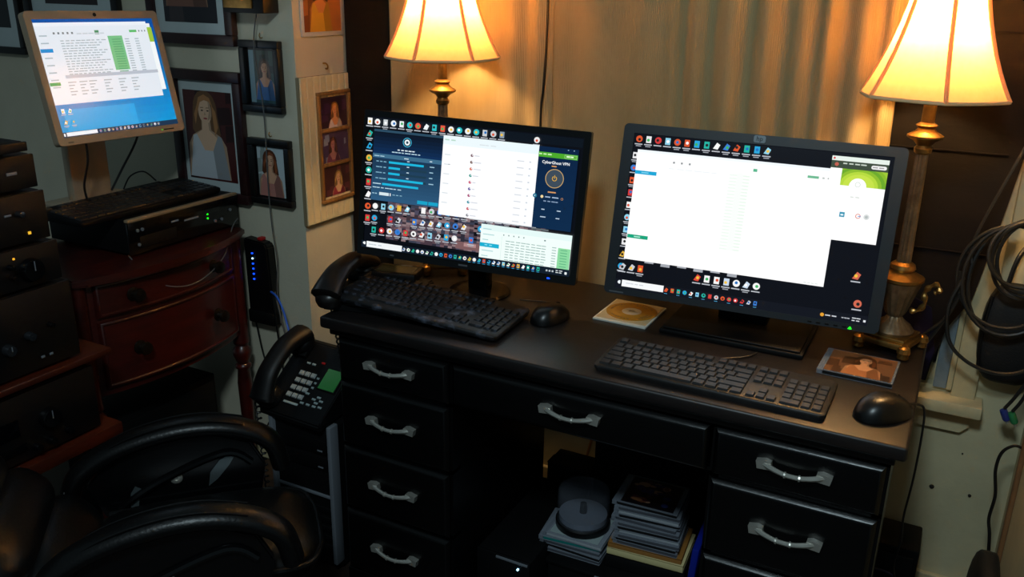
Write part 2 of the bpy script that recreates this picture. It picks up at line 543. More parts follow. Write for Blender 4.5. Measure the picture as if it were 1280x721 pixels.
def keyboard(label, w, d, loc, rot, body_m, key_m, slope=.006, wrist=0.0, thick=.014, group='computer keyboards'):
    t = thing('computer_keyboard', label, 'keyboard', loc, rot, group)
    u = (w-.016)/22.5
    kd = (d-.016-wrist)/6.35
    def top(y): return thick + slope*(y+d/2)/d
    bm = B()
    pl = rrect(w, d, .010, 3)
    lo = [bm.verts.new((x*.985, y*.97, 0)) for x, y in pl]
    mi = [bm.verts.new((x, y, top(y)*.45)) for x, y in pl]
    up = [bm.verts.new((x, y, top(y)-.002)) for x, y in pl]
    tp = [bm.verts.new((x-math.copysign(.002, x), y-math.copysign(.002, y), top(y))) for x, y in pl]
    n = len(pl)
    for a, b in ((lo, mi), (mi, up), (up, tp)):
        for k in range(n): bm.faces.new((a[k], a[(k+1) % n], b[(k+1) % n], b[k]))
    bm.faces.new(lo[::-1]); bm.faces.new(tp)
    part('body', bm, body_m, t, angle=50)
    rows = []
    F = [(0, 1)] + [(2+i, 1) for i in range(4)] + [(6.5+i, 1) for i in range(4)] + [(11+i, 1) for i in range(4)] + [(15.25+i, 1) for i in range(3)]
    rows.append((5.3, F))
    rows.append((4, [(i, 1) for i in range(13)] + [(13, 2)] + [(15.25+i, 1) for i in range(3)] + [(18.5+i, 1) for i in range(4)]))
    rows.append((3, [(0, 1.5)] + [(1.5+i, 1) for i in range(12)] + [(13.5, 1.5)] + [(15.25+i, 1) for i in range(3)] + [(18.5+i, 1) for i in range(4)]))
    rows.append((2, [(0, 1.75)] + [(1.75+i, 1) for i in range(11)] + [(12.75, 2.25)] + [(18.5+i, 1) for i in range(3)] + [(21.5, 1)]))
    rows.append((1, [(0, 2.25)] + [(2.25+i, 1) for i in range(10)] + [(12.25, 2.75)] + [(16.25, 1)] + [(18.5+i, 1) for i in range(4)]))
    rows.append((0, [(0, 1.25), (1.25, 1.25), (2.5, 1.25), (3.75, 6.25), (10, 1.25), (11.25, 1.25), (12.5, 1.25), (13.75, 1.25)] + [(15.25+i, 1) for i in range(3)] + [(18.5, 2), (20.5, 1), (21.5, 1)]))
    ang = math.atan2(slope, d)
    for ry, ks in rows:
        for kx, kw in ks:
            x = -w/2+.008+(kx+kw/2)*u
            y = -d/2+.008+wrist+(ry+.5)*kd
            obj('key', key_mesh(kw*u-.0024, kd-.0024, .0045, key_m), t, loc=(x, y, top(y)-.0004), rot=(ang, 0, 0))
    return t

M_keyR = mat('grey_black_keys', (.125, .115, .115), .42)
M_kbR = mat('keyboard_black_dusty', (.085, .078, .08), .5, col2=(.16, .15, .14), vscale=30, ramp=(.5, .8))
kbR = keyboard('slim black keyboard in front of the right monitor', .445, .150, (.882, .098, DZ), (0, 0, R(-.9)), M_kbR, M_keyR)
bm = B(); tube(bm, smooth_path([(-.02, .074, .010), (-.01, .10, .006), (.03, .14, .004), (.045, .175, .004)], 6), .0018, 6); part('cord', bm, M_cable, kbR)
kbL = keyboard('smudged black keyboard leaning on the desk telephone at left', .425, .185, (.212, .128, DZ+.0185), (0, R(3.6), R(2.2)), M_dusty, mat('worn_black_keys', (.05, .05, .06), .5, col2=(.30, .32, .38), vscale=60, ramp=(.55, .75)), wrist=.016, thick=.012)

# ------------------------------------------------------------------ mice
def mouse(label, loc, rz, m, L=.112, W=.064, H=.038):
    t = thing('computer_mouse', label, 'mouse', loc, (0, 0, rz), 'computer mice')
    bm = B()
    nu, nv = 20, 10
    rings = []
    for j in range(nv+1):
        s = j/nv
        ring = []
        for i in range(nu):
            a = 2*PI*i/nu
            cx, sy = math.cos(a), math.sin(a)
            rr = (abs(cx)**2.4+abs(sy)**2.4)**(-1/2.4)
            k = math.cos(s*PI/2)**.55 if s < 1 else 0
            x = W/2*rr*cx*(max(k, .001))*(1+.08*(1-s))
            y = L/2*rr*sy*(max(k, .001))
            z = .002 + H*math.sin(s*PI/2)*(1-.35*max(0, y/(L/2))**1.5)*(1-.15*max(0, -y/(L/2))**2)
            ring.append(bm.verts.new((x, y, z)))
        rings.append(ring)
    for a, b in zip(rings, rings[1:]):
        for i in range(nu): bm.faces.new((a[i], a[(i+1) % nu], b[(i+1) % nu], b[i]))
    bm.faces.new(rings[0][::-1])
    bmesh.ops.remove_doubles(bm, verts=bm.verts[:], dist=.0003)
    part('shell', bm, m, t, angle=70)
    bm = B(); cyl(bm, (-.003, .028, H*.78), (.003, .028, H*.78), .006, 14); part('scroll_wheel', bm, M_plastic2, t)
    return t
ms = mouse('small black mouse beside the smudged left keyboard', (.466, .238, DZ), R(-12), mat('satin_black_plastic', (.03, .03, .034), .34))
bm = B(); tube(bm, smooth_path([(0, .054, .012), (-.01, .075, .006), (-.06, .085, .004), (-.10, .065, .004), (-.13, .05, .004)], 6), .0017, 6); part('cord', bm, M_cable, ms)
ms = mouse('large glossy black mouse at the right front corner of the desk', (1.192, .105, DZ), R(-38), MATS['satin_black_plastic'], L=.118, W=.068, H=.040)
bm = B()
mi = ms.matrix_basis.inverted() if False else Matrix.Translation(ms.location).to_4x4() @ Euler((0, 0, R(-38))).to_matrix().to_4x4()
mi = mi.inverted()
wp = [(1.228, .148, .762), (1.245, .172, .755), (1.258, .178, .745), (1.262, .175, .70), (1.262, .18, .60), (1.258, .20, .50), (1.262, .24, .42), (1.258, .28, .33), (1.275, .32, .25), (1.285, .36, .14), (1.285, .38, .03)]
tube(bm, [mi @ p for p in smooth_path(wp, 6)], .0023, 6); part('cord', bm, M_cable, ms)

# ------------------------------------------------------------------ monitors
def monitor(label, base, c, u, v, W, H, sw, sh, sv, bez_m, stand, canvas, round_r=.006, depth=.05, logo=None):
    """c,u,v: centre, right and up of the front face (world); base: world point of the stand foot"""
    t = thing('computer_monitor', label, 'monitor', base)
    mx = Matrix.Translation(-Vector(base)) @ frame_mx(c, u, v)
    bm = B()
    # bezel ring with depth
    out = rrect(W, H, round_r, 4)
    n = len(out)
    def clampi(p):
        return (max(-sw/2, min(sw/2, p[0])), max(sv-sh/2, min(sv+sh/2, p[1])))
    inn = [clampi((p[0]*2, sv+(p[1])*2)) for p in out]
    f0 = [bm.verts.new((x, 0, z)) for x, z in out]
    f1 = [bm.verts.new((x, .022, z)) for x, z in out]
    f2 = [bm.verts.new((x*.93, .034, z*.92)) for x, z in out]
    f3 = [bm.verts.new((x*.55, depth, z*.6)) for x, z in out]
    i0 = [bm.verts.new((x, .0, z)) for x, z in inn]
    i1 = [bm.verts.new((x, .004, z)) for x, z in inn]
    for a, b in ((i1, i0), (i0, f0), (f0, f1), (f1, f2), (f2, f3)):
        for k in range(n):
            try: bm.faces.new([w for w in (a[k], a[(k+1) % n], b[(k+1) % n], b[k])])
            except ValueError: pass
    bm.faces.new(f3)
    bmesh.ops.remove_doubles(bm, verts=bm.verts[:], dist=1e-5)
    h = part('housing', bm, bez_m, t, mx)
    s = canvas.build('screen', M_screen, t, mx @ Matrix.Translation((0, .0032, 0)))
    stand(t)
    return t, mx

def icon(cv, u, v, s, label=True, cols=None):
    k = random.random()
    c = random.choice(cols or ['e8e8ea', '2aa4d8', 'd9552c', 'f0f0f0', '3a7bd0', '25b0a0', 'e0b040', 'c8ccd4', 'd03a3a', '8fd0e8'])
    c2 = random.choice(['ffffff', 'd85030', '2070c0', '202020', '40b060', 'f0c040'])
    if k < .35: cv.ell(u, v, s*.5, s*.5, c, 12)
    elif k < .7: cv.rect(u-s*.38, v-s*.5, u+s*.38, v+s*.5, c)
    else: cv.poly([(u-s*.5, v-s*.4), (u+s*.2, v-s*.5), (u+s*.5, v+s*.2), (u, v+s*.5)], c)
    cv.ell(u+random.uniform(-.1, .1)*s, v+random.uniform(-.1, .1)*s, s*.22, s*.22, c2, 8)
    if label:
        cv.rect(u-s*.62, v-s*.86, u+s*.55, v-s*.70, 'b8bcc4')
        if random.random() < .6: cv.rect(u-s*.42, v-s*1.12, u+s*.38, v-s*.98, '9a9ea6')

# --- right monitor content
cv = Canvas()
cv.rect(-.264, -.174, .264, .168, '0a0c14')
for i in range(14): icon(cv, -.2521+i*(.2715/13), .1562, .0145)
for j in range(10): icon(cv, -.2565, .120-j*.0272, .0135)
for i in range(6): cv.rect(-.205+i*.036, -.111-(i % 2)*.003, -.185+i*.036, -.107, 'a4a8b0')
cv.rect(-.252, -.1075, .170, .1335, 'ffffff')
cv.rect(-.252, .128, .170, .1335, 'f2f8ff')
for i in range(3): cv.rect(-.172+i*.017, .1105, -.168+i*.017, .1145, '8c9094')
cv.scribble(-.18, .098, .11, .0022, 'eef2f4', 6)
cv.rect(-.252, .0805, -.2045, .0885, '18a4d4'); cv.rect(-.238, .0835, -.222, .0855, '8ad8f0')
cv.rect(-.251, -.0600, -.205, -.0520, '16a37c'); cv.rect(-.236, -.0572, -.222, -.0550, 'b8f0dc')
for i in range(24):
    cv.rect(-.050, .098-i*.0068, -.034, .1012-i*.0068, 'eef7f0'); cv.rect(-.022, .098-i*.0068, -.008, .1012-i*.0068, 'eaf5ec')
cv.rect(-.0345, -.06, -.0215, .105, 'f7fff8')
cv.rect(-.003, .111, .005, .117, '58b48c'); cv.rect(.106, .110, .128, .115, '6cb890'); cv.rect(.135, .111, .139, .114, 'b0b8b4'); cv.rect(.145, .111, .149, .114, 'b0b8b4')
# pop-up window on the right side
cv.rect(.170, -.0090, .2555, .1600, 'ffffff'); cv.rect(.1475, .100, .2555, .160, 'ffffff')
cv.rect(.1475, .1510, .2555, .1600, 'e6f0e8'); cv.ell(.152, .1555, .0022, .0022, 'd84040', 8)
cv.rect(.1475, .1360, .2555, .1510, '3c4a3c'); cv.scribble(.170, .145, .045, .0025, 'c8d4c8', 4); cv.ell(.158, .1435, .004, .004, 'c06050', 8)
cv.poly([(a*.5+.238, b*.5+.1435) for a, b in rrect(.058, .015, .007, 3)], 'ececec'); cv.scribble(.226, .1425, .024, .002, '9a9a9a', 2)
cv.rect(.170, .1025, .2555, .1360, '9cc832')
for k, c in enumerate(('86b82a', '6aa828', '8cbc2c', 'b4d83c', 'c4e048')):
    r = .046-k*.0055
    pts = [(max(.170, min(.2555, .205+r*1.25*math.cos(R(a)))), .1025+min(.0335, r*math.sin(R(a)))) for a in range(0, 181, 12)]
    cv.poly(pts, c)
cv.poly([(.2035+.0165*math.cos(R(a)), .1025+.0165*math.sin(R(a))) for a in range(0, 360, 15)], 'ffffff')
cv.ring(.2035, .1065, .0052, .0010, 'c6d4c6', 'ffffff', 16)
cv.rect(.1780, .0390, .1880, .0490, '2f94b4'); cv.ell(.183, .0435, .0032, .002, 'e8f4fa', 8)
cv.scribble(.193, .0800, .02, .0018, 'd0d8d0', 2)
cv.ring(.2135, .0440, .0050, .0014, 'd87060', 'ffffff', 16); cv.rect(.2135, .0432, .2188, .0448, '5a8ad0'); cv.ell(.2295, .0440, .0056, .0056, 'd8dcdc', 14); cv.ell(.2295, .0440, .003, .003, 'b4bcbc', 10)
for u in (-.2524, -.232, -.2121): icon(cv, u, -.1250, .0150)
for i in range(7): icon(cv, -.0867+i*.0208, -.1262, .0150, cols=['d84a3a', 'f2f2f2', 'c8d8ea', 'e06a4a', 'f2f2f2'])
icon(cv, .2297, -.0753, .016, cols=['d06850']); icon(cv, .2400, -.1316, .016, cols=['d06850'])
cv.rect(-.264, -.174, .264, -.154, '10131c')
cv.poly([(-.2585, -.1625), (-.2555, -.1645), (-.2525, -.1640), (-.2525, -.1570), (-.2555, -.1565), (-.2585, -.1590)], 'e8eef4')
cv.rect(-.2490, -.1690, -.1556, -.1545, 'f4f6f8'); cv.scribble(-.24, -.1620, .04, .002, 'd0d4da', 4)
for i in range(15): icon(cv, -.1495+i*.01360, -.1625, .0092, label=False); 
for i in range(0, 15, 2): cv.rect(-.153+i*.0136, -.1710, -.146+i*.0136, -.1702, '58b8e8')
cv.ell(.176, -.1640, .004, .004, 'e8a030', 8); cv.scribble(.182, -.1650, .026, .0024, 'c8ccd4', 2); cv.scribble(.214, -.1650, .016, .0022, 'a8acb4', 3)
cv.scribble(.234, -.1625, .017, .002, 'd0d4da', 2); cv.scribble(.234, -.1675, .017, .002, 'd0d4da', 2); cv.rect(.256, -.1670, .2605, -.1625, 'dce0e6')
cv.scribble(.130, -.104, .03, .0016, 'd8e0dc', 4)

def standR(t):
    bm = B(); box(bm, -.155, .155, -.07, .13, 0, .012, .004); box(bm, -.148, .148, -.066, .12, .012, .017, .003); part('stand_base', bm, M_plastic, t)
    bm = B(); box(bm, -.055, .055, .045, .085, .015, .33, .006); part('stand_neck', bm, M_plastic, t)
    bm = B(); box(bm, -.05, .05, .02, .06, .21, .31, .004); part('hinge_block', bm, M_plastic2, t)
M_bezR = mat('dark_grey_bezel', (.10, .12, .145), .42, bump=.08, bscale=400)
uR, vR = (.994, .106, -.018), (-.006, .218, .976)
tR, mxR = monitor('wide dark-bezelled monitor with a nearly blank white window, at the right', (.865, .355, DZ), (.865, .343, 1.006), uR, vR, .575, .375, .528, .342, -.003, M_bezR, standR, cv, .010)
bm = B(); prism(bm, rrect(.024, .015, .004, 4), -.0012, .001, 'y', mx=Matrix.Translation((.0008, 0, .1785))); lg = part('logo_badge', bm, mat('dull_badge', (.42, .45, .47), .4, metal=.5), tR, mxR)
c2 = Canvas(); c2.text('hp', 0, -.0035, .0135, '1a1e24', 'CENTER', True); c2.build('logo_lettering', M_print, lg, Matrix.Translation((.0008, -.0014, .1785)))
bm = B(); box(bm, -.275, -.243, -.0006, .001, -.1845, -.1815); part('brand_mark', bm, mat('brand_print_grey', (.33, .34, .36), .5), tR, mxR)
for i in range(5):
    bm = B(); box(bm, .150+i*.017, .158+i*.017, -.0016, .002, -.1835, -.1805, .0006); part('button', bm, M_plastic2, tR, mxR)
bm = B(); prism(bm, [(.229, -.1850), (.237, -.1850), (.233, -.1795)], -.0016, .001, 'y'); part('power_light', bm, M_ledgreen, tR, mxR)

# --- left monitor content
cv = Canvas()
SW, SH = .515, .306
cv.rect(-SW/2, -.152, SW/2, .158, '060810')
for i in range(9):
    cv.rect(-.26+.004*i, .152-.002*i, .255, .155-.002*i, '08101a')
# mottled wallpaper
rw = random.Random(11)
pal = ['3c3038', '57424a', '6c5258', '2c2a36', '4a4658', '7a6468', '383c4c', '8a7478', '463640']
for a in range(40):
    for b in range(18):
        u0 = -.200+a*.0100; v0 = -.128+b*.0052
        if rw.random() < .12 + .5*max(0, (abs(u0+.06)-.12)/.12): continue
        cv.rect(u0, v0, u0+.0115, v0+.0062, rw.choice(pal))
cv.rect(-.02, -.125, .045, -.108, '7c5a5c'); cv.rect(0, -.118, .03, -.110, 'b08888')
for j in range(9):
    icon(cv, -.2555+.0009*j, .146-j*.0285, .0150)
for i in range(1, 17): icon(cv, -.2566+i*.0204, .1458, .0140, cols=['e8eef2', '30c0c8', 'c8ccd0', 'e05a40', '8898a8', 'f0f0f0'])
icon(cv, .1517, .1428, .0135, cols=['e8e8e8'])
for j in range(3):
    for i in range(1, 20):
        if rw.random() < .85: icon(cv, -.2500+i*.0206, -.0519-j*.0285+.0006*i, .0140)
# optimiser window: blue gradient strips
for k in range(20):
    f = k/19
    top = .1293-(k)*.0083
    col = (.05+.12*f, .12+.22*f, .20+.28*f) if k > 7 else (.03+.02*k/7, .07+.12*k/7, .13+.24*k/7)
    cv.rect(-.2420, top-.0083, -.0660, top, col)
cv.rect(-.2420, .1240, -.0660, .1293, '2a4a60')
cv.ring(-.157, .1057, .0108, .0012, '4cc8f0', '0e2436', 28); cv.ell(-.157, .1057, .0068, .0068, 'e8f2f6', 16); cv.ell(-.157, .1057, .0032, .0032, '18384c', 10)
cv.scribble(-.180, .0850, .046, .0024, 'dcecf4', 5); cv.scribble(-.194, .0790, .074, .0022, 'b8d8e8', 9)
cv.rect(-.2420, .0640, -.0660, .0735, '3c6a88'); cv.scribble(-.238, .067, .03, .002, 'a8ccdc', 2); cv.scribble(-.162, .067, .012, .002, 'd0e4ee', 1); cv.scribble(-.098, .067, .008, .002, 'd0e4ee', 1)
for k, (L, z) in enumerate(((.088, .0545), (.029, .0415), (.029, .0285), (.089, .0150))):
    cv.scribble(-.232, z, .028, .0022, '7fb0c8', 3)
    cv.rect(-.200, z-.0015, -.104, z+.0035, '1c3a4e'); cv.rect(-.200, z-.0015, -.200+L, z+.0035, '1ab4dc')
    cv.rect(-.154, z+.0065, -.148, z+.0085, 'c8e0ec'); cv.scribble(-.097, z, .014, .0022, '9cc4d8', 1)
cv.scribble(-.238, .0020, .022, .0022, 'b8d8e8', 1); cv.rect(-.214, .0008, -.122, .0058, '1ab4dc')
cv.scribble(-.238, -.0070, .075, .0020, 'b8d8e8', 7)
cv.scribble(-.238, -.0215, .014, .0022, '9cc4d8', 2); cv.rect(-.220, -.0235, -.195, -.0165, 'd4e4ea'); cv.rect(-.1925, -.0235, -.1905, -.0165, 'ffffff'); cv.scribble(-.186, -.0205, .028, .0018, '88b4c8', 3)
cv.rect(-.122, -.0330, -.096, -.0250, '17a0c6'); cv.rect(-.094, -.0330, -.070, -.0250, '17a0c6')
# white list window
cv.rect(-.0680, -.0505, .1600, .1320, 'fbfcff')
cv.rect(-.0680, .1120, .1600, .1320, 'eaf6fa'); cv.scribble(-.064, .121, .03, .003, 'b8d8c8', 2); cv.scribble(.02, .118, .04, .0018, 'd4dce0', 3)
fl = ['806068', '705048', 'd86848', '309888', 'c84868', '5c4c98', 'a84470', '2c90a0', 'c84c58', '888890']
for k in range(10):
    z = .0930-k*.0152
    cv.ell(.004, z, .0036, .0034, fl[k], 10); cv.ell(.0055, z+.001, .0016, .0016, 'f4f4f8', 6)
    cv.rect(.010, z-.001, .022+.006*math.sin(k), z+.001, 'd0d4dc'); cv.rect(.112, z-.001, .128, z+.001, 'd0d6dc'); cv.rect(.140, z-.0015, .144, z+.0015, 'c8d0d8')
for k in range(6): cv.rect(-.062, .088-k*.022, -.048, .090-k*.022, 'd4dce0')
cv.rect(-.052, .067, -.047, .068, '606468')
cv.rect(.010, -.052, .17, -.0505, 'c0c8cc')
# VPN window
for k in range(10): cv.rect(.1595, .131-(k+1)*.0182, .2500, .131-k*.0182, (.025+.012*k/9, .13+.03*k/9, .26+.03*k/9))
cv.rect(.225, .1268, .2275, .1288, '90a8c0'); cv.rect(.238, .1268, .2405, .1288, '90a8c0')
cv.rect(.1595, .1080, .2490, .1190, '4aa828'); cv.scribble(.1605, .1130, .030, .0030, 'c8f0b0', 3)
cv.rect(.2190, .1095, .2470, .1175, 'a8d890'); cv.rect(.2198, .1103, .2462, .1167, '58b034'); cv.scribble(.2235, .1122, .018, .003, 'e4ffd8', 2)
cv.text('CyberGhost VPN', .2010, .0945, .0088, 'f4f8fc', 'CENTER', True)
cv.scribble(.192, .0882, .018, .0026, 'd89a60', 1)
cv.ell(.2012, .0627, .0212, .0212, 'c8a46c', 36); cv.ell(.2012, .0627, .0196, .0196, '3c4a58', 36)
cv.ring(.2012, .0627, .0056, .0013, 'f0b838', '3c4a58', 20); cv.rect(.1993, .0650, .2031, .0700, '3c4a58'); cv.rect(.2006, .0630, .2018, .0705, 'f0b838')
cv.scribble(.189, .0305, .024, .0028, 'd89a60', 1)
cv.ell(.1765, .0205, .0034, .0034, 'f0d8a0', 12); cv.scribble(.184, .0195, .032, .0024, 'a8c0dc', 2); cv.ring(.223, .0195, .0028, .0007, 'd89a60', '0c2848', 12)
cv.scribble(.181, .0100, .037, .0022, '88a0c0', 4)
for u in (.178, .214): 
    cv.scribble(u, -.009, .010, .0022, 'b8cce0', 1); cv.scribble(u-.001, -.026, .014, .0022, 'b8cce0', 1)
cv.ell(.1600, .0210, .0048, .0048, '1c7090', 14); cv.rect(.1592, .0195, .1608, .0225, 'e8f4f8')
# lower right list window
cv.rect(.0405, -.1520, .2555, -.0585, 'effcf8')
cv.rect(.0405, -.0720, .2555, -.0585, 'e2f6f4')
for k in range(7): cv.rect(.046, -.070-k*.0125, .066+.008*math.sin(k*2), -.068-k*.0125, 'a8d0d4')
cv.rect(.0405, -.1110, .0870, -.1015, '18aed0'); cv.scribble(.052, -.107, .022, .002, '98e4f4', 2)
cv.rect(.0920, -.150, .0925, -.082, 'b8d8d4')
for i in range(5): cv.rect(.095+i*.012, -.0795, .0975+i*.012, -.0765, '708488')
cv.rect(.192, -.0795, .196, -.0765, '708488')
for k in range(10): cv.scribble(.102, -.092-k*.0062, .098, .0018, '98b4b0', 8); cv.rect(.212, -.092-k*.0062, .222, -.0902-k*.0062, '98b4b0')
cv.rect(.2265, -.1520, .2550, -.0900, '8cd8a0')
for k in range(10): cv.rect(.232, -.0955-k*.0062, .248, -.0937-k*.0062, '5cb080')
# task bar
cv.rect(-SW/2, -.1525, SW/2, -.1365, '0e1a28')
cv.poly([(-.2535, -.1435), (-.250, -.1460), (-.247, -.1455), (-.247, -.1395), (-.250, -.1390), (-.2535, -.1410)], 'f0f6fa')
cv.rect(-.2440, -.1510, -.1520, -.1370, 'eef2f4'); cv.scribble(-.238, -.1450, .036, .002, 'c0ccd4', 3)
for i in range(29): icon(cv, -.1470+i*.01185, -.1445, .0088, label=False)
for i in range(14, 29, 1): cv.rect(-.150+i*.01185, -.1518, -.144+i*.01185, -.1510, '40b8f0')
for i in range(3): cv.rect(.203+i*.007, -.1465, .207+i*.007, -.1425, 'b8c4cc')
cv.scribble(.226, -.1425, .016, .002, 'd8e0e4', 2); cv.scribble(.226, -.1470, .016, .002, 'd8e0e4', 2); cv.rect(.2470, -.1480, .2520, -.1425, 'e8f2f6')
cv.rect(.16, -.056, .20, -.052, '60686c')

def standL(t):
    bm = B(); lathe(bm, [(.076, 0), (.078, .004), (.074, .010), (.03, .016)], 32); part('stand_base', bm, M_gloss, t)
    bm = B(); box(bm, -.026, .026, -.012, .022, .010, .26, .004); part('stand_neck', bm, M_gloss, t)
    bm = B(); box(bm, -.05, .05, -.045, .0, .20, .30, .004); part('hinge_block', bm, M_plastic2, t)
M_bezL = mat('gloss_navy_black_bezel', (.035, .04, .05), .2)
uL, vL = (.984, .177, -.037), (.002, .136, .991)
tL, mxL = monitor('gloss black monitor crowded with icons and open windows, at the left end of the desk', (.234, .318, DZ), (.249, .237, 1.014), uL, vL, .545, .344, SW, SH+.004, .003, M_bezL, standL, cv, .004)
bm = B(); box(bm, .205, .212, -.001, .002, -.1655, -.1625, .0005); part('power_light', bm, M_ledblue, tL, mxL)
bm = B(); box(bm, -.010, .012, -.0006, .001, -.1655, -.1615); part('brand_mark', bm, mat('brand_print_grey', (.33, .34, .36), .5), tL, mxL)
bm = B(); box(bm, -.185, -.175, -.0006, .001, -.1665, -.1635); part('brand_mark', bm, MATS['brand_print_grey'], tL, mxL)

# --- old square monitor on the dresser
cv = Canvas()
for k in range(16):
    f = k/15
    cv.rect(-.168, .141-(k+1)*.0175, .168, .141-k*.0175, (.02, .30+.28*f, .62+.20*f))
cv.rect(-.15, -.139, .05, -.075, '18a0dc')
cv.rect(.08, .115, .157, .128, 'e8ecf0'); cv.rect(.140, .080, .160, .118, '98c040'); cv.rect(.130, -.046, .160, .080, 'eef2f4')
cv.rect(-.166, -.0620, .146, .1330, 'dfe6ee')
cv.rect(-.166, .1240, .146, .1330, 'e6ecf4')
for k in range(5): cv.rect(-.122+k*.012, .105, -.117+k*.012, .110, '70787c')
cv.rect(-.010, .103, .002, .113, '4a8a60'); cv.scribble(-.06, .104, .08, .003, 'c0cad2', 5); cv.rect(.090, .106, .112, .112, '58b868'); 
for k in range(3): cv.rect(.118+k*.009, .107, .121+k*.009, .111, '606870')
for k in range(14): cv.scribble(-.108, .088-k*.0062, .125-.01*(k % 4), .0022, '9cacb4', 9)
for k in range(14): cv.rect(.070, .088-k*.0062, .083, .0902-k*.0062, '98a8b0'); cv.rect(.100, .088-k*.0062, .112, .0902-k*.0062, '98a8b0')
cv.rect(.022, .012, .064, .098, '74bc84')
for k in range(14): cv.rect(.032, .088-k*.0062, .058, .0902-k*.0062, '58a06c')
cv.rect(-.120, -.001, .146, .007, 'b4bcc8')
for k in range(5):
    for u in (-.118, -.088, -.062, -.02, .022, .06): cv.rect(u, -.012-k*.0075, u+.022-(k*7 % 5)*.003, -.0095-k*.0075, 'a0acb4')
for k in range(8): cv.rect(-.160, .100-k*.0175, -.140, .103-k*.0175, 'a4b4bc')
cv.rect(-.166, .0620, -.134, .0710, '1c8ad0'); cv.rect(-.166, -.0170, -.138, -.0090, '2a9a60')
cv.rect(-.168, -.1410, .168, -.1285, '14304c')
cv.rect(-.158, -.1385, -.075, -.1295, 'e8eef2'); cv.rect(-.1655, -.1380, -.1615, -.1310, 'ffffff')
for i in range(16): icon(cv, -.066+i*.0115, -.1345, .0075, label=False, cols=['a8b8c4', '5a8ab0', 'c8d4dc', '607080'])
for u, v in ((-.152, -.078), (-.134, -.078), (-.152, -.105), (-.132, -.105)): icon(cv, u, v, .011)

def standS(t):
    bm = B(); box(bm, -.050, .045, -.11, .11, 0, .014, .006); part('stand_base', bm, M_bezelbeige, t)
    bm = B(); box(bm, -.012, .018, -.06, .06, .012, .40, .006); part('stand_neck', bm, M_bezelbeige, t)
    bm = B(); box(bm, .018, .105, -.05, .05, .28, .39, .004); part('hinge_block', bm, M_bezelbeige, t)
_u = Vector((.048, .998, .045)).normalized(); _v = Vector((-.225, .084, .971)); _v = (_v-_u*_v.dot(_u)).normalized()
uS = _u*math.cos(.058)-_v*math.sin(.058); vS = _v*math.cos(.058)+_u*math.sin(.058)
tS, mxS = monitor('square beige-framed monitor with a spreadsheet on blue, above the wooden dresser', (-.882, .10, .889), (-.723, .09, 1.24), uS, vS, .370, .320, .336, .282, 0, M_bezelbeige, standS, cv, .010)
bm = B(); cyl(bm, (.0, -.001, .1505), (.0, .002, .1505), .0048, 16); part('logo_badge', bm, M_plastic, tS, mxS)
bm = B(); box(bm, .118, .150, -.001, .002, -.1535, -.1505, .0005); part('button_strip', bm, M_plastic2, tS, mxS)
bm = B(); box(bm, .110, .114, -.001, .002, -.1535, -.1505); part('power_light', bm, mat('dim_green_led', (.3, .8, .2), .4, emit=(.3, .9, .2), estr=.8), tS, mxS)
bm = B(); box(bm, -.160, -.146, -.0006, .001, -.1550, -.1520); part('brand_mark', bm, mat('brand_print_dark', (.35, .31, .27), .5), tS, mxS)

# ------------------------------------------------------------------ lamps
def shade_mat():
    m = bpy.data.materials.new('lamp_shade_fabric'); m.use_nodes = True
    nt = m.node_tree
    for n in list(nt.nodes): nt.nodes.remove(n)
    out = nt.nodes.new('ShaderNodeOutputMaterial')
    mixn = nt.nodes.new('ShaderNodeMixShader'); mixn.inputs[0].default_value = .50
    d = nt.nodes.new('ShaderNodeBsdfDiffuse'); t = nt.nodes.new('ShaderNodeBsdfTranslucent')
    tc = nt.nodes.new('ShaderNodeTexCoord'); n = nt.nodes.new('ShaderNodeTexNoise'); n.inputs['Scale'].default_value = 90
    rp = nt.nodes.new('ShaderNodeValToRGB')
    rp.color_ramp.elements[0].color = (*lin((.88, .76, .56)), 1); rp.color_ramp.elements[1].color = (*lin((.96, .86, .68)), 1)
    nt.links.new(tc.outputs['Object'], n.inputs['Vector']); nt.links.new(n.outputs['Fac'], rp.inputs['Fac'])
    nt.links.new(rp.outputs['Color'], d.inputs['Color']); t.inputs['Color'].default_value = (*lin((.98, .79, .50)), 1)
    nt.links.new(d.outputs[0], mixn.inputs[1]); nt.links.new(t.outputs[0], mixn.inputs[2]); nt.links.new(mixn.outputs[0], out.inputs[0])
    return m
M_shade = shade_mat()
M_shadetrim = mat('lamp_shade_braid', (.86, .74, .56), .8)
M_bulb = mat('warm_bulb_glow', (1, .9, .7), .5, emit=(1.0, .82, .57), estr=BULB)

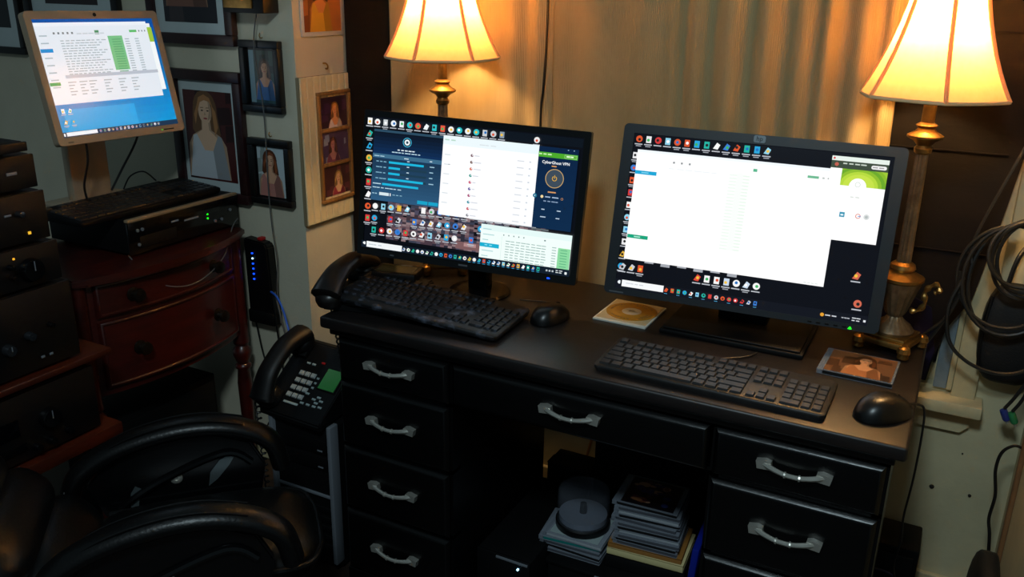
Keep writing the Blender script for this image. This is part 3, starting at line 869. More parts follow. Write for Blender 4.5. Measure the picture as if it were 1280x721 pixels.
def lamp(label, loc, rz, zs):
    """zs: height of the shade's lower rim above the desk"""
    t = thing('table_lamp', label, 'lamp', loc, (0, 0, rz), 'pair of brass table lamps')
    bm = B()
    box(bm, -.050, .050, -.050, .050, .016, .030, .004); box(bm, -.044, .044, -.044, .044, .030, .038, .003)
    p = part('base', bm, M_brass, t)
    for sx in (-1, 1):
        for sy in (-1, 1):
            bm = B(); lathe(bm, [(.008, 0), (.012, .004), (.011, .010), (.014, .016), (.012, .026), (.006, .030)], 10, sx*.048, sy*.048); part('foot', bm, M_brass, t)
    bm = B()
    lathe(bm, [(.040, .038), (.043, .044), (.036, .054), (.020, .066), (.015, .074), (.019, .080), (.022, .086), (.032, .120), (.040, .145), (.042, .152)], 48,
          mod=lambda a, z: 1+.035*math.cos(16*a) if .05 < z < .148 else 1)
    part('urn', bm, M_bronze, t)
    bm = B(); lathe(bm, [(.042, .152), (.046, .156), (.046, .162), (.034, .168), (.022, .174), (.026, .180), (.024, .188), (.016, .194)], 32); part('urn_rim', bm, M_brass, t)
    for s in (-1, 1):
        bm = B()
        tube(bm, smooth_path([(s*.030, 0, .092), (s*.046, 0, .098), (s*.056, 0, .116), (s*.052, 0, .136), (s*.060, 0, .152), (s*.073, 0, .160), (s*.080, 0, .150), (s*.072, 0, .143)], 5), .0052, 8, rfun=lambda q: 1+.35*math.sin(q*38))
        part('scroll_handle', bm, M_brass, t)
    zc = zs-.085
    bm = B(); lathe(bm, [(.0135, .192), (.0125, .30), (.0115, zc-.03)], 48, mod=lambda a, z: 1+.07*math.cos(12*a)); part('column', bm, M_bronze, t)
    bm = B(); lathe(bm, [(.0115, zc-.03), (.016, zc-.026), (.017, zc-.018), (.013, zc-.012), (.020, zc-.004), (.034, zc+.004), (.034, zc+.008), (.020, zc+.016), (.016, zc+.022), (.021, zc+.028), (.012, zc+.034)], 28); part('collar', bm, M_brass, t)
    bm = B(); lathe(bm, [(.0125, zc+.034), (.012, zs+.02), (.014, zs+.03), (.016, zs+.105)], 20); part('socket', bm, M_brass, t)
    # bulb
    bm = B(); lathe(bm, [(.010, zs+.105), (.014, zs+.112), (.022, zs+.135), (.027, zs+.152), (.025, zs+.168), (.014, zs+.180), (.004, zs+.184)], 18); part('bulb', bm, M_bulb, t)
    # bell shade, six gores with ribs at their seams
    prof = [(.140, 0), (.134, .010), (.125, .027), (.113, .052), (.100, .083), (.090, .112), (.082, .138), (.074, .168), (.067, .200), (.062, .230), (.060, .252)]
    def mod(a, z):
        q = (a % (PI/3)) - PI/6
        return .45 + .55*(math.cos(PI/6)/math.cos(q))/1.0 if True else 1
    bm = B(); lathe(bm, [(r, zs+z) for r, z in prof], 72, caps=False, mod=mod); part('lamp_shade', bm, M_shade, t, angle=28)
    for zz, r, w in ((zs, .140, .0035), (zs+.252, .060, .003)):
        pts = [(r*mod(a, 0)*math.cos(a), r*mod(a, 0)*math.sin(a), zz) for a in [2*PI*k/72 for k in range(72)]]
        bm = B(); tube(bm, pts, w, 6, closed=True); part('shade_trim', bm, M_shadetrim, t)
    for k in range(6):
        a = k*PI/3
        bm = B(); tube(bm, [((r*mod(a, 0)+.0008)*math.cos(a), (r*mod(a, 0)+.0008)*math.sin(a), zs+z) for r, z in prof], .0042, 6); part('shade_rib', bm, M_shade, t)
    # spider wires and finial
    bm = B()
    for k in range(3):
        a = k*2*PI/3+.3
        cyl(bm, (0, 0, zs+.262), (.059*math.cos(a), .059*math.sin(a), zs+.252), .0014, 6)
    lathe(bm, [(.004, zs+.255), (.009, zs+.270), (.006, zs+.282), (.008, zs+.292), (.001, zs+.300)], 12)
    part('finial', bm, M_brass, t)
    for s in (-1, 1):
        bm = B(); tube(bm, smooth_path([(s*.014, 0, zs+.068), (s*.045, 0, zs+.11), (s*.050, 0, zs+.17), (s*.03, 0, zs+.24), (0, 0, zs+.262)], 5), .0014, 6); part('harp', bm, M_brass, t)
    return t
# rib seen at +-30 degrees from the viewer for the left lamp
lamp('table lamp with lit cream bell shade standing behind the left monitor', (.062, .432, DZ), R(33), .552)
lamp('table lamp with lit cream bell shade at the right end of the desk', (1.172, .455, DZ), R(-18), .533)

# ------------------------------------------------------------------ discs and cases on the desk
def print_face(cv, name, parent, w, d, z, loc=(0, 0), flip=False):
    """canvas laid flat, facing up"""
    mx = Matrix.Translation((loc[0], loc[1], z)) @ Matrix.Rotation(R(-90), 4, 'X')
    return cv.build(name, M_print, parent, mx)

def portrait(cv, w, h, bg, hair, skin, dress, bg2=None, scale=1.0, cx=0.0, cy=0.0, rnd=0):
    """a generic head-and-shoulders photograph of a clothed figure"""
    rn = random.Random(rnd)
    cv.rect(-w/2, -h/2, w/2, h/2, bg)
    def clip(p): return (max(-w/2, min(w/2, p[0])), max(-h/2, min(h/2, p[1])))
    def E(u, v, a, b, col, n=18):
        cv.poly([clip((cx+(u+a*math.cos(2*PI*k/n))*scale*h, cy+(v+b*math.sin(2*PI*k/n))*scale*h)) for k in range(n)], col)
    def Pg(pts, col): cv.poly([clip((cx+a*scale*h, cy+b*scale*h)) for a, b in pts], col)
    if bg2:
        for k in range(7):
            u, v = rn.uniform(-w/2, w/2), rn.uniform(-h/2, h/2)
            a, b = rn.uniform(.05, .14)*h, rn.uniform(.06, .2)*h
            cv.poly([clip((u-a, v-b)), clip((u+a, v-b*.8)), clip((u+a*.8, v+b)), clip((u-a*.9, v+b*.9))], bg2)
    dk = tuple(x*.62 for x in hexc(hair)); sk2 = tuple(x*.80 for x in hexc(skin)); dr2 = tuple(x*.75 for x in hexc(dress))
    E(.0, .12, .17, .20, dk); Pg([(-.17, .14), (.16, .14), (.20, -.14), (.10, -.20), (-.12, -.20), (-.20, -.10)], dk)
    Pg([(-.06, .04), (.06, .04), (.07, -.10), (.20, -.16), (.27, -.26), (.30, -.62), (-.30, -.62), (-.27, -.26), (-.20, -.16), (-.07, -.10)], sk2)
    Pg([(-.05, .04), (.03, .04), (.04, -.10), (.14, -.17), (.18, -.26), (.18, -.40), (-.24, -.40), (-.24, -.26), (-.18, -.17), (-.06, -.10)], skin)
    Pg([(-.20, -.17), (-.15, -.15), (-.05, -.32), (.07, -.32), (.16, -.15), (.21, -.17), (.29, -.62), (-.29, -.62)], dress)
    Pg([(.07, -.32), (.16, -.15), (.21, -.17), (.29, -.62), (.10, -.62)], dr2)
    E(.0, .10, .095, .135, skin); Pg([(.03, .0), (.08, .03), (.095, .10), (.08, .19), (.05, .21), (.06, .10)], sk2)
    Pg([(-.11, .16), (-.08, .24), (0, .275), (.08, .24), (.115, .15), (.07, .20), (.0, .215), (-.06, .19), (-.10, .10), (-.15, -.05), (-.16, .06)], hair)
    Pg([(.10, .17), (.15, .10), (.17, -.06), (.12, -.16), (.11, -.02)], hair)
    for s in (-1, 1):
        E(s*.040, .105, .018, .008, '3a2a24', 8); cv_b = (s*.040, .135)
        Pg([(s*.040-.024, .130), (s*.040+.024, .134), (s*.040+.02, .140), (s*.040-.02, .138)], dk)
    Pg([(-.008, .095), (.010, .06), (-.012, .058)], sk2)
    E(.0, .022, .030, .010, 'a8484a', 10)

def cd_case(label, loc, rz, tint='black', front=None, w=.142, d=.125, h=.0102, group=None):
    t = thing('disc_case', label, 'disc case', loc, (0, 0, rz), group)
    bm = B(); box(bm, -w/2+.012, w/2-.001, -d/2+.0015, d/2-.0015, .0012, h-.0022, .0006); part('tray', bm, mat('tray_'+tint, {'black': (.06, .06, .065), 'grey': (.30, .31, .34), 'white': (.66, .68, .70), 'teal': (.08, .48, .46)}[tint], .4), t)
    bm = B(); box(bm, -w/2, w/2, -d/2, d/2, h-.0014, h, .0004); box(bm, -w/2, w/2, -d/2, d/2, 0, .0012, .0004)
    box(bm, -w/2, -w/2+.011, -d/2, d/2, .0012, h-.0014, .0004)
    part('jewel_shell', bm, mat('jewel_case_plastic', (.62, .65, .70), .12, alpha=.38), t)
    if front is not None: print_face(front, 'cover_print', t, w, d, h+.0002, loc=(.004, 0))
    return t
cv = Canvas()
portrait(cv, .126, .118, '7a5236', '6a3c22', 'e0a070', 'c07848', bg2='4a3020', scale=1.05, cx=.006, cy=.012, rnd=4)
cd_case('closed disc case with a portrait cover beside the right lamp', (1.128, .296, DZ), R(-2), 'black', cv)

# loose gold disc on a white sleeve
t = thing('paper_sleeve', 'white paper disc sleeve lying between the two monitors', 'disc sleeve', (.615, .365, DZ), (0, 0, R(-1)))
bm = B(); box(bm, -.064, .064, -.076, .072, 0, .0045, .001); part('sleeve', bm, mat('white_paper', (.80, .80, .76), .6, vary=.05, vscale=10), t)
bm = B(); box(bm, -.060, .060, -.066, .070, .0045, .0052, .0002); part('booklet', bm, mat('tan_paper', (.70, .64, .50), .55, vary=.08, vscale=10), t)
disc = thing('gold_disc', 'gold recordable disc lying on a white paper sleeve', 'disc', (.617, .367, DZ+.0053), (0, 0, R(20)))
M_gold = mat('gold_disc_foil', (.88, .66, .26), .25, metal=.55, vary=.15, vscale=12)
bm = B()
def annulus(bm, r0, r1, z0, z1, seg=40):
    rings = []
    for r, z in ((r0, z0), (r1, z0), (r1, z1), (r0, z1)):
        rings.append([bm.verts.new((r*math.cos(2*PI*k/seg), r*math.sin(2*PI*k/seg), z)) for k in range(seg)])
    for i in range(4):
        a, b = rings[i], rings[(i+1) % 4]
        for k in range(seg): bm.faces.new((a[k], a[(k+1) % seg], b[(k+1) % seg], b[k]))
annulus(bm, .023, .0595, 0, .0012); part('foil_ring', bm, M_gold, disc)
bm = B(); annulus(bm, .0075, .023, 0, .0012); part('clear_hub', bm, mat('clear_hub_plastic', (.72, .70, .64), .15), disc)
bm = B()
for a0, a1, r in ((20, 95, .050), (110, 165, .049), (205, 260, .050), (290, 340, .049), (300, 335, .042), (35, 80, .042)):
    for a in range(a0, a1, 9):
        p = Matrix.Rotation(R(a), 4, 'Z') @ Matrix.Translation((r, 0, .0013))
        box(bm, -.0016, .0016, -.0024, .0024, 0, .0001, 0, mx=p)
part('marker_writing', bm, mat('marker_ink', (.25, .17, .08), .6), disc)

# ------------------------------------------------------------------ telephones
def handset(parent, L=.215, m=None, x=-.075, z=.045, y0=0.0):
    bm = B()
    pts = [(x, y0-L/2, z), (x, y0-L/2+.03, z+.018), (x, y0-L*.2, z+.034), (x, y0, z+.038), (x, y0+L*.2, z+.034), (x, y0+L/2-.03, z+.018), (x, y0+L/2, z)]
    sp = smooth_path(pts, 5)
    tube(bm, sp, .031, 12, rfun=lambda q: .95+.28*abs(2*q-1)**2 if .02 < q < .98 else .85, flat=.62, up=(0, 0, 1))
    for s in (-1, 1):
        lathe(bm, [(.029, z-.028), (.033, z-.018), (.033, z-.004), (.024, z+.008)], 16, x, y0+s*(L/2-.024))
    return part('handset', bm, m, parent, angle=60)

def telephone(label, loc, rot, tilt_h, green, withpad=True):
    t = thing('desk_telephone', label, 'telephone', loc, rot, 'office telephones')
    W, D = .205, .21
    bm = B()
    prism(bm, [(-D/2, 0), (D/2, 0), (D/2, .03+tilt_h), (D/2-.02, .034+tilt_h), (-D/2+.012, .026), (-D/2, .018)], -W/2, W/2, 'x')
    bmesh.ops.bevel(bm, geom=bm.edges[:], offset=.004, segments=2, affect='EDGES')
    part('body', bm, M_plastic, t)
    ang = math.atan2(tilt_h+.008, D-.032)
    mx = Matrix.Translation((0, -D/2+.012, .026)) @ Matrix.Rotation(ang, 4, 'X')
    L = (D-.032)/math.cos(ang)
    # cradle + handset
    for yy in (.025, L-.03):
        bm = B(); box(bm, -.100, -.048, yy-.022, yy+.022, 0, .014, .004, mx=mx); part('cradle', bm, M_plastic2, t)
    h = handset(t, .215 if withpad else .25, M_plastic if withpad else mat('worn_brown_black_plastic', (.06, .045, .04), .35), -.074 if withpad else -.080, .034 if withpad else .018, L/2)
    h.matrix_local = mx
    if withpad:
        ks = key_mesh(.0150, .0135, .004, mat('phone_key_grey', (.62, .65, .65), .5))
        for r in range(4):
            for c in range(3):
                o = obj('key', ks, t); o.matrix_local = mx @ Matrix.Translation((-.036+c*.0195, .045+r*.0215, .0008))
        kf = key_mesh(.0115, .006, .003, mat('phone_key_light', (.62, .68, .68), .5))
        for c in range(2):
            o = obj('function_key', kf, t); o.matrix_local = mx @ Matrix.Translation((-.034+c*.018, .140, .0008))
        for (a, b) in ((.016, .032), (.036, .032), (.056, .032), (.016, .060), (.074, .034)):
            o = obj('function_key', kf, t); o.matrix_local = mx @ Matrix.Translation((a, b, .0008))
        for (a, b) in ((.044, .050), (.056, .058), (.056, .042), (.068, .050)):
            o = obj('arrow_key', kf, t); o.matrix_local = mx @ Matrix.Translation((a, b, .0008))
        for r in range(3):
            o = obj('line_key', kf, t); o.matrix_local = mx @ Matrix.Translation((.021, .078+r*.014, .0008)); o.scale = (.6, 1, 1)
        o = obj('hold_key', key_mesh(.011, .006, .003, mat('phone_key_red', (.75, .12, .12), .5)), t); o.matrix_local = mx @ Matrix.Translation((.010, .150, .0008))
        bm = B(); box(bm, -.040, .008, .020, .026, 0, .003, .001, mx=mx); part('volume_bar', bm, MATS['phone_key_light'], t)
        bm = B(); box(bm, .034, .092, .078, .142, 0, .004, .001, mx=mx); part('display_frame', bm, M_plastic2, t)
        bm = B(); box(bm, .037, .089, .081, .139, .004, .0048, mx=mx); part('display', bm, green, t)
    else:
        bm = B(); box(bm, -.035, .078, .125, .195, .006, .030, .004, mx=mx); part('display_frame', bm, M_plastic, t)
        bm = B(); box(bm, -.026, .068, .132, .182, .030, .0308, mx=mx); part('display', bm, green, t)
        bm = B(); box(bm, .020, .050, .186, .190, .030, .0306, mx=mx); part('maker_mark', bm, M_silverp, t)
    return t
def coil(a, b, sag, turns, rad, r, n=10):
    a, b = Vector(a), Vector(b)
    pts = []
    N = turns*n
    for i in range(N+1):
        s = i/N
        p = a.lerp(b, s) + Vector((0, 0, -sag*4*s*(1-s)))
        an = 2*PI*turns*s
        pts.append(p + Vector((rad*math.cos(an), rad*math.sin(an)*.8, rad*.35*math.sin(an))))
    return pts
ph1 = telephone('black desk telephone tucked behind the smudged left keyboard', (.050, .155, DZ), (0, 0, R(13)), -.004, mat('dim_lcd_glass', (.14, .15, .11), .12), withpad=False)
M_greenlcd = mat('green_lcd', (.10, .35, .14), .2, emit=(.06, .30, .10), estr=.4)

# computer tower with silver rails and the telephone on it
tw = thing('computer_tower', 'black computer tower with silver front rails standing left of the desk', 'computer', (-.130, .050, 0))
bm = B(); box(bm, -.098, .098, .014, .44, .012, .425, .004); part('case', bm, M_plastic, tw)
bm = B(); box(bm, -.098, .098, 0, .014, .02, .43, .004); part('front_panel', bm, M_plastic2, tw)
for s in (-1, 1):
    bm = B(); box(bm, s*.094-.0065, s*.094+.0065, -.012, .02, .03, .432, .003); part('rail', bm, M_silverp, tw)
for z0, z1 in ((.345, .385), (.298, .338)):
    bm = B(); box(bm, -.078, .078, -.004, .002, z0, z1, .002); d = part('drive_bay', bm, M_plastic, tw)
    bm = B(); box(bm, .05, .066, -.0055, -.003, z0+.008, z0+.012, .0005); part('eject_button', bm, M_silverp, d)
bm = B(); box(bm, -.086, .086, -.006, .0, .222, .229, .001); part('trim_bar', bm, M_silverp, tw)
for k in range(5):
    bm = B(); box(bm, -.08, .08, -.003, .001, .06+k*.028, .078+k*.028, .001); part('vent_slat', bm, M_plastic, tw)
for sx in (-1, 1):
    for y in (.04, .40):
        bm = B(); lathe(bm, [(.014, 0), (.016, .006), (.012, .013)], 10, sx*.07, y); part('foot', bm, M_plastic2, tw)
ph2 = telephone('black office telephone with green display on top of the computer tower', (-.148, .135, .437), (R(10), 0, R(-3)), .085, M_greenlcd)

def cord_obj(name, pts, r, m, label, seg=6):
    return tag(part(name, tube(B(), pts, r, seg), m), label, 'cord')
cord_obj('telephone_cord', coil((-.055, .10, .772), (-.085, .17, .56), .0, 13, .0075, .0022), .0026, M_cable, 'coiled black telephone cord hanging off the left end of the desk')
cord_obj('telephone_cord', coil((-.052, .12, .765), (-.062, .17, .555), .015, 12, .0075, .0022), .0026, M_cable, 'second coil of black telephone cord hanging close against the desk side')
cord_obj('telephone_cord', coil((-.255, .03, .46), (-.245, .035, .12), .0, 20, .0065, .0022), .0024, M_cable, 'coiled black telephone cord running down the front of the computer tower')

# ------------------------------------------------------------------ bow-front dresser
dr = thing('dresser', 'cherry wood bow-front dresser with two drawers against the left wall', 'dresser', (0, 0, 0))
Y0, Y1, XF, XB = -.190, .358, -.600, -.955
def bow(y, bulge, inset=0):
    s = (y-(Y0+Y1)/2)/((Y1-Y0)/2)
    return XF + bulge*(1-s*s) - inset
def bow_slab(bm, y0, y1, z0, z1, bulge, off=0.0, back=XB, n=18):
    poly = [(bow(y0+(y1-y0)*k/n, bulge)+off, y0+(y1-y0)*k/n) for k in range(n+1)]
    poly += [(back, y1), (back, y0)]
    prism(bm, poly, z0, z1)
bm = B(); bow_slab(bm, Y0-.012, Y1+.012, .770, .790, .062, .020, XB-.01); bmesh.ops.bevel(bm, geom=[e for e in bm.edges if abs(e.verts[0].co.z-e.verts[1].co.z) < 1e-6], offset=.004, segments=2, affect='EDGES'); part('top', bm, M_cherry, dr, angle=50)
bm = B(); bow_slab(bm, Y0+.01, Y1-.01, .465, .770, .055, -.012); part('body', bm, M_cherry, dr)
for z0, z1 in ((.676, .764), (.486, .664)):
    ya, yb = Y0+.045, Y1-.045
    n = 16
    bm = B()
    def ring(inset, off):
        out = []
        for k in range(n+1):
            y = ya+inset+(yb-ya-2*inset)*k/n; out.append((bow(y, .055)+off, y, z0+inset))
        for k in range(n, -1, -1):
            y = ya+inset+(yb-ya-2*inset)*k/n; out.append((bow(y, .055)+off, y, z1-inset))
        return [bm.verts.new(p) for p in out]
    rs = [ring(0, -.011), ring(0, -.002), ring(.003, .001), ring(.007, .001), ring(.010, -.003)]
    N = len(rs[0])
    for a, b in zip(rs, rs[1:]):
        for k in range(N): bm.faces.new((a[k], a[(k+1) % N], b[(k+1) % N], b[k]))
    for k in range(n):
        r5 = rs[-1]; bm.faces.new((r5[k], r5[k+1], r5[N-2-k], r5[N-1-k]))
        r0 = rs[0]; bm.faces.new((r0[N-1-k], r0[N-2-k], r0[k+1], r0[k]))
    d = part('drawer', bm, M_cherry, dr, angle=50)
    for yk in (-.055, .215):
        x = bow(yk, .055)
        bm = B(); lathe(bm, [(.018, 0), (.018, .003), (.010, .006), (.007, .014), (.013, .020), (.018, .024), (.016, .030), (.004, .033)], 18, mx=Matrix.Translation((x-.003, yk, (z0+z1)/2)) @ Matrix.Rotation(R(90), 4, 'Y')); part('knob', bm, mat('dark_bronze_knob', (.14, .12, .10), .35, metal=.7), d)
legprof = [(.011, 0), (.015, .012), (.017, .03), (.013, .05), (.015, .07), (.020, .20), (.022, .30), (.018, .345), (.024, .352), (.024, .360), (.017, .366), (.028, .395), (.028, .410), (.017, .425), (.024, .432), (.024, .440), (.022, .465)]
for (x, y) in ((XF-.012, Y0+.014), (XF-.012, Y1-.014), (XB+.03, Y0+.02), (XB+.03, Y1-.02)):
    bm = B(); lathe(bm, legprof, 20, x, y)
    if x > -.7: lathe(bm, [(.023, .465), (.022, .60), (.023, .770)], 20, x, y)
    part('leg', bm, M_cherry, dr, angle=60)

ub = thing('subwoofer', 'black speaker cabinet on the floor underneath the wooden dresser', 'speaker', (-.79, .10, 0))
bm = B(); box(bm, -.13, .10, -.17, .20, .012, .33, .006); part('cabinet', bm, M_plastic2, ub)
bm = B(); box(bm, .10, .108, -.155, .185, .03, .315, .004); part('grille', bm, M_plastic, ub)
for sx in (-.10, .07):
    for sy in (-.14, .17):
        bm = B(); lathe(bm, [(.016, 0), (.016, .013)], 10, sx, sy); part('foot', bm, M_plastic2, ub)

# video recorder and keyboard on the dresser
vr = thing('video_recorder', 'black video recorder with a silver top edge on the wooden dresser', 'recorder', (-.625, .193, .790))
bm = B(); box(bm, -.31, -.004, -.190, .190, .008, .098, .002); part('case', bm, M_plastic2, vr)
bm = B(); box(bm, -.004, .006, -.192, .192, .006, .092, .003); part('front_panel', bm, M_gloss, vr)
bm = B(); box(bm, -.008, .008, -.192, .192, .092, .1000, .002); part('silver_edge', bm, mat('champagne_trim', (.70, .60, .47), .35, metal=.4), vr)
bm = B(); box(bm, .0055, .0075, -.06, .12, .060, .078, .001); part('display_window', bm, mat('smoked_window', (.02, .022, .03), .1), vr)
bm = B(); box(bm, .0055, .008, -.16, -.04, .02, .05, .001); part('disc_tray', bm, M_plastic, vr)
for y, z in ((-.165, .068), (-.150, .068), (-.165, .030), (.10, .035), (.125, .035), (.16, .055)):
    bm = B(); cyl(bm, (.005, y, z), (.009, y, z), .0045, 12); part('button', bm, M_silverp, vr)
for z in (.046, .058):
    bm = B(); box(bm, .006, .0085, .072, .075, z, z+.004); part('indicator_light', bm, M_ledgreen, vr)
bm = B(); box(bm, .006, .0078, -.055, -.030, .064, .069); part('logo', bm, mat('pale_logo', (.55, .56, .58), .5), vr)
bm = B(); box(bm, .006, .0078, -.01, .04, .058, .063); part('lettering', bm, MATS['pale_logo'], vr)
for sx in (-.28, -.03):
    for sy in (-.16, .16):
        bm = B(); lathe(bm, [(.012, 0), (.012, .008)], 10, sx, sy); part('foot', bm, M_plastic2, vr)
keyboard('black keyboard lying on the video recorder under the square monitor', .47, .165, (-.735, .128, .8905), (0, 0, R(90)), M_plastic2, M_key, slope=.012)

# ------------------------------------------------------------------ stereo rack at the far left
XK = -.47
rk = thing('stereo_rack', 'reddish wooden stereo rack with open shelves at the left edge', 'rack', (0, 0, 0))
for z, t_ in ((.640, .016), (.430, .032)):
    bm = B(); box(bm, XK-.40, XK+.016, -.80, -.216, z, z+t_, .004); part('shelf', bm, M_rackwood, rk)
for y in (-.79, -.245):
    for x in (XK-.37, ):
        bm = B(); box(bm, x-.015, x+.015, y, y+.02, 0, .64, .002); part('post', bm, M_rackwood, rk)
bm = B(); box(bm, XK-.38, XK-.02, -.795, -.775, 0, .64, .002); part('side_panel', bm, M_rackwood, rk)

def hifi(label, z0, z1, yend, knobs, feats, dx=0.0):
    t = thing('stereo_component', label, 'stereo component', (XK+dx, yend-.215, z0), (0, 0, 0), 'stacked stereo components')
    h = z1-z0
    bm = B(); box(bm, -.33, -.008, -.210, .210, .008, h, .002); part('case', bm, M_plastic2, t)
    bm = B(); box(bm, -.008, 0, -.215, .215, .008, h-.001, .002); part('front_panel', bm, M_plastic, t)
    for y, z, r, lit in knobs:
        bm = B(); lathe(bm, [(r, 0), (r*.98, .010), (r*.85, .016), (r*.2, .0165)], 20, mx=Matrix.Translation((0, y, z)) @ Matrix.Rotation(R(90), 4, 'Y'))
        k = part('knob', bm, mat('smoky_chrome', (.30, .31, .33), .2, metal=.8) if lit else M_gloss, t)
        if r > .012:
            bm = B(); box(bm, .0166, .0176, y-.001, y+.001, z, z+r*.8); part('knob_mark', bm, M_silverp, k)
    for kind, y0, y1, za, zb in feats:
        bm = B(); box(bm, -.001, .0025, y0, y1, za, zb, .0006)
        part({'w': 'display_window', 'b': 'button', 'l': 'indicator_light', 's': 'slot'}[kind], bm, {'w': MATS['smoked_window'], 'b': M_silverp, 'l': M_ledamber, 's': M_gloss}[kind], t)
    for sx in (-.29, -.04):
        for sy in (-.17, .17):
            bm = B(); lathe(bm, [(.014, 0), (.014, .009)], 10, sx, sy); part('foot', bm, M_plastic2, t)
    return t
hifi('largest black amplifier with two bright knobs directly on the upper rack shelf', .656, .842, -.285, [(.05, .075, .013, True), (.10, .090, .010, True), (-.05, .08, .022, False), (.15, .10, .006, False)], [('w', -.15, .02, .12, .15), ('b', .12, .128, .03, .035), ('b', .14, .148, .03, .035)])
hifi('black receiver with one large volume knob, second in the stereo stack', .842, .938, -.300, [(.145, .045, .026, False), (.10, .040, .006, False), (.10, .062, .006, False)], [('w', -.15, .06, .05, .075), ('l', .11, .114, .075, .079)])
hifi('black tuner with a small amber light, third in the stereo stack', .938, 1.050, -.312, [(.15, .072, .007, True)], [('l', .165, .171, .024, .030), ('l', .085, .088, .018, .021), ('w', -.15, .10, .05, .085), ('b', .12, .135, .07, .074)])
hifi('slim black tape deck with a silver switch, near the top of the stereo stack', 1.050, 1.128, -.322, [], [('b', .150, .172, .040, .046), ('w', -.10, .08, .03, .06), ('b', .08, .092, .014, .018)])
hifi('thin black box on the very top of the stereo stack', 1.130, 1.158, -.345, [], [('s', -.1, .1, .012, .02)], dx=.02)
hifi('black disc player with round knobs on the lower rack shelf', .462, .625, -.262, [(.09, .085, .024, False), (.05, .03, .009, False), (.085, .03, .009, False), (.13, .035, .008, False)], [('w', -.18, .02, .07, .11), ('s', -.16, .03, .03, .05)])

# ------------------------------------------------------------------ office chair
CH = thing('office_chair', 'black leather office chair with padded arms in the lower left foreground', 'chair', (-.016, -.433, 0), (0, 0, R(45)))
# local: x forward, y left; built around the seat centre
def cushion(bm, cx, cy, cz, sx, sy, sz, p=4, nu=28, nv=14, mx=None):
    t = bmesh.new()
    rings = []
    for j in range(nv+1):
        ph = -PI/2+PI*j/nv
        ring = []
        for i in range(nu):
            th = 2*PI*i/nu
            def sg(v, e): return math.copysign(abs(v)**e, v)
            e = 2/p
            ring.append(t.verts.new((cx+sx*sg(math.cos(ph), .55)*sg(math.cos(th), e), cy+sy*sg(math.cos(ph), .55)*sg(math.sin(th), e), cz+sz*sg(math.sin(ph), .8))))
        rings.append(ring)
    for a, b in zip(rings, rings[1:]):
        for i in range(nu): t.faces.new((a[i], a[(i+1) % nu], b[(i+1) % nu], b[i]))
    bmesh.ops.remove_doubles(t, verts=t.verts[:], dist=.0005)
    merge(bm, t, mx)
bm = B(); cushion(bm, .03, 0, .385, .23, .155, .055); part('seat', bm, M_leather, CH, angle=80)
bm = B(); tube(bm, smooth_path([(-.16, -.150, .40), (.1, -.152, .405), (.22, -.14, .40), (.255, -.08, .395), (.26, 0, .395), (.255, .08, .395), (.22, .14, .40), (.1, .152, .405), (-.16, .150, .40)], 6), .006, 8); part('seat_piping', bm, M_leather, CH)
# backrest: three padded lobes stacked on a reclined plane
rec = Matrix.Translation((-.225, 0, .425)) @ Matrix.Rotation(R(-48), 4, 'Y')
bk = bmesh.new(); box(bk, -.075, -.035, -.175, .175, -.06, .27, .02, 3, mx=rec); bo = part('backrest', bk, M_leather, CH)
for k, (zz, h, w) in enumerate(((.0, .070, .165), (.105, .066, .178), (.205, .066, .176))):
    bm = B(); cushion(bm, -.015, 0, zz, .062, w, h, 3.5, mx=rec); part('back_cushion', bm, M_leather, bo, angle=80)
for k, zz in enumerate((.055, .155)):
    for dz in (-.018, .018):
        bm = B(); tube(bm, [rec @ Vector(p) for p in smooth_path([(.018, -.165, zz+dz), (.034, -.08, zz+dz), (.037, 0, zz+dz), (.034, .08, zz+dz), (.018, .165, zz+dz)], 6)], .0016, 6); part('stitching', bm, M_stitch, bo)
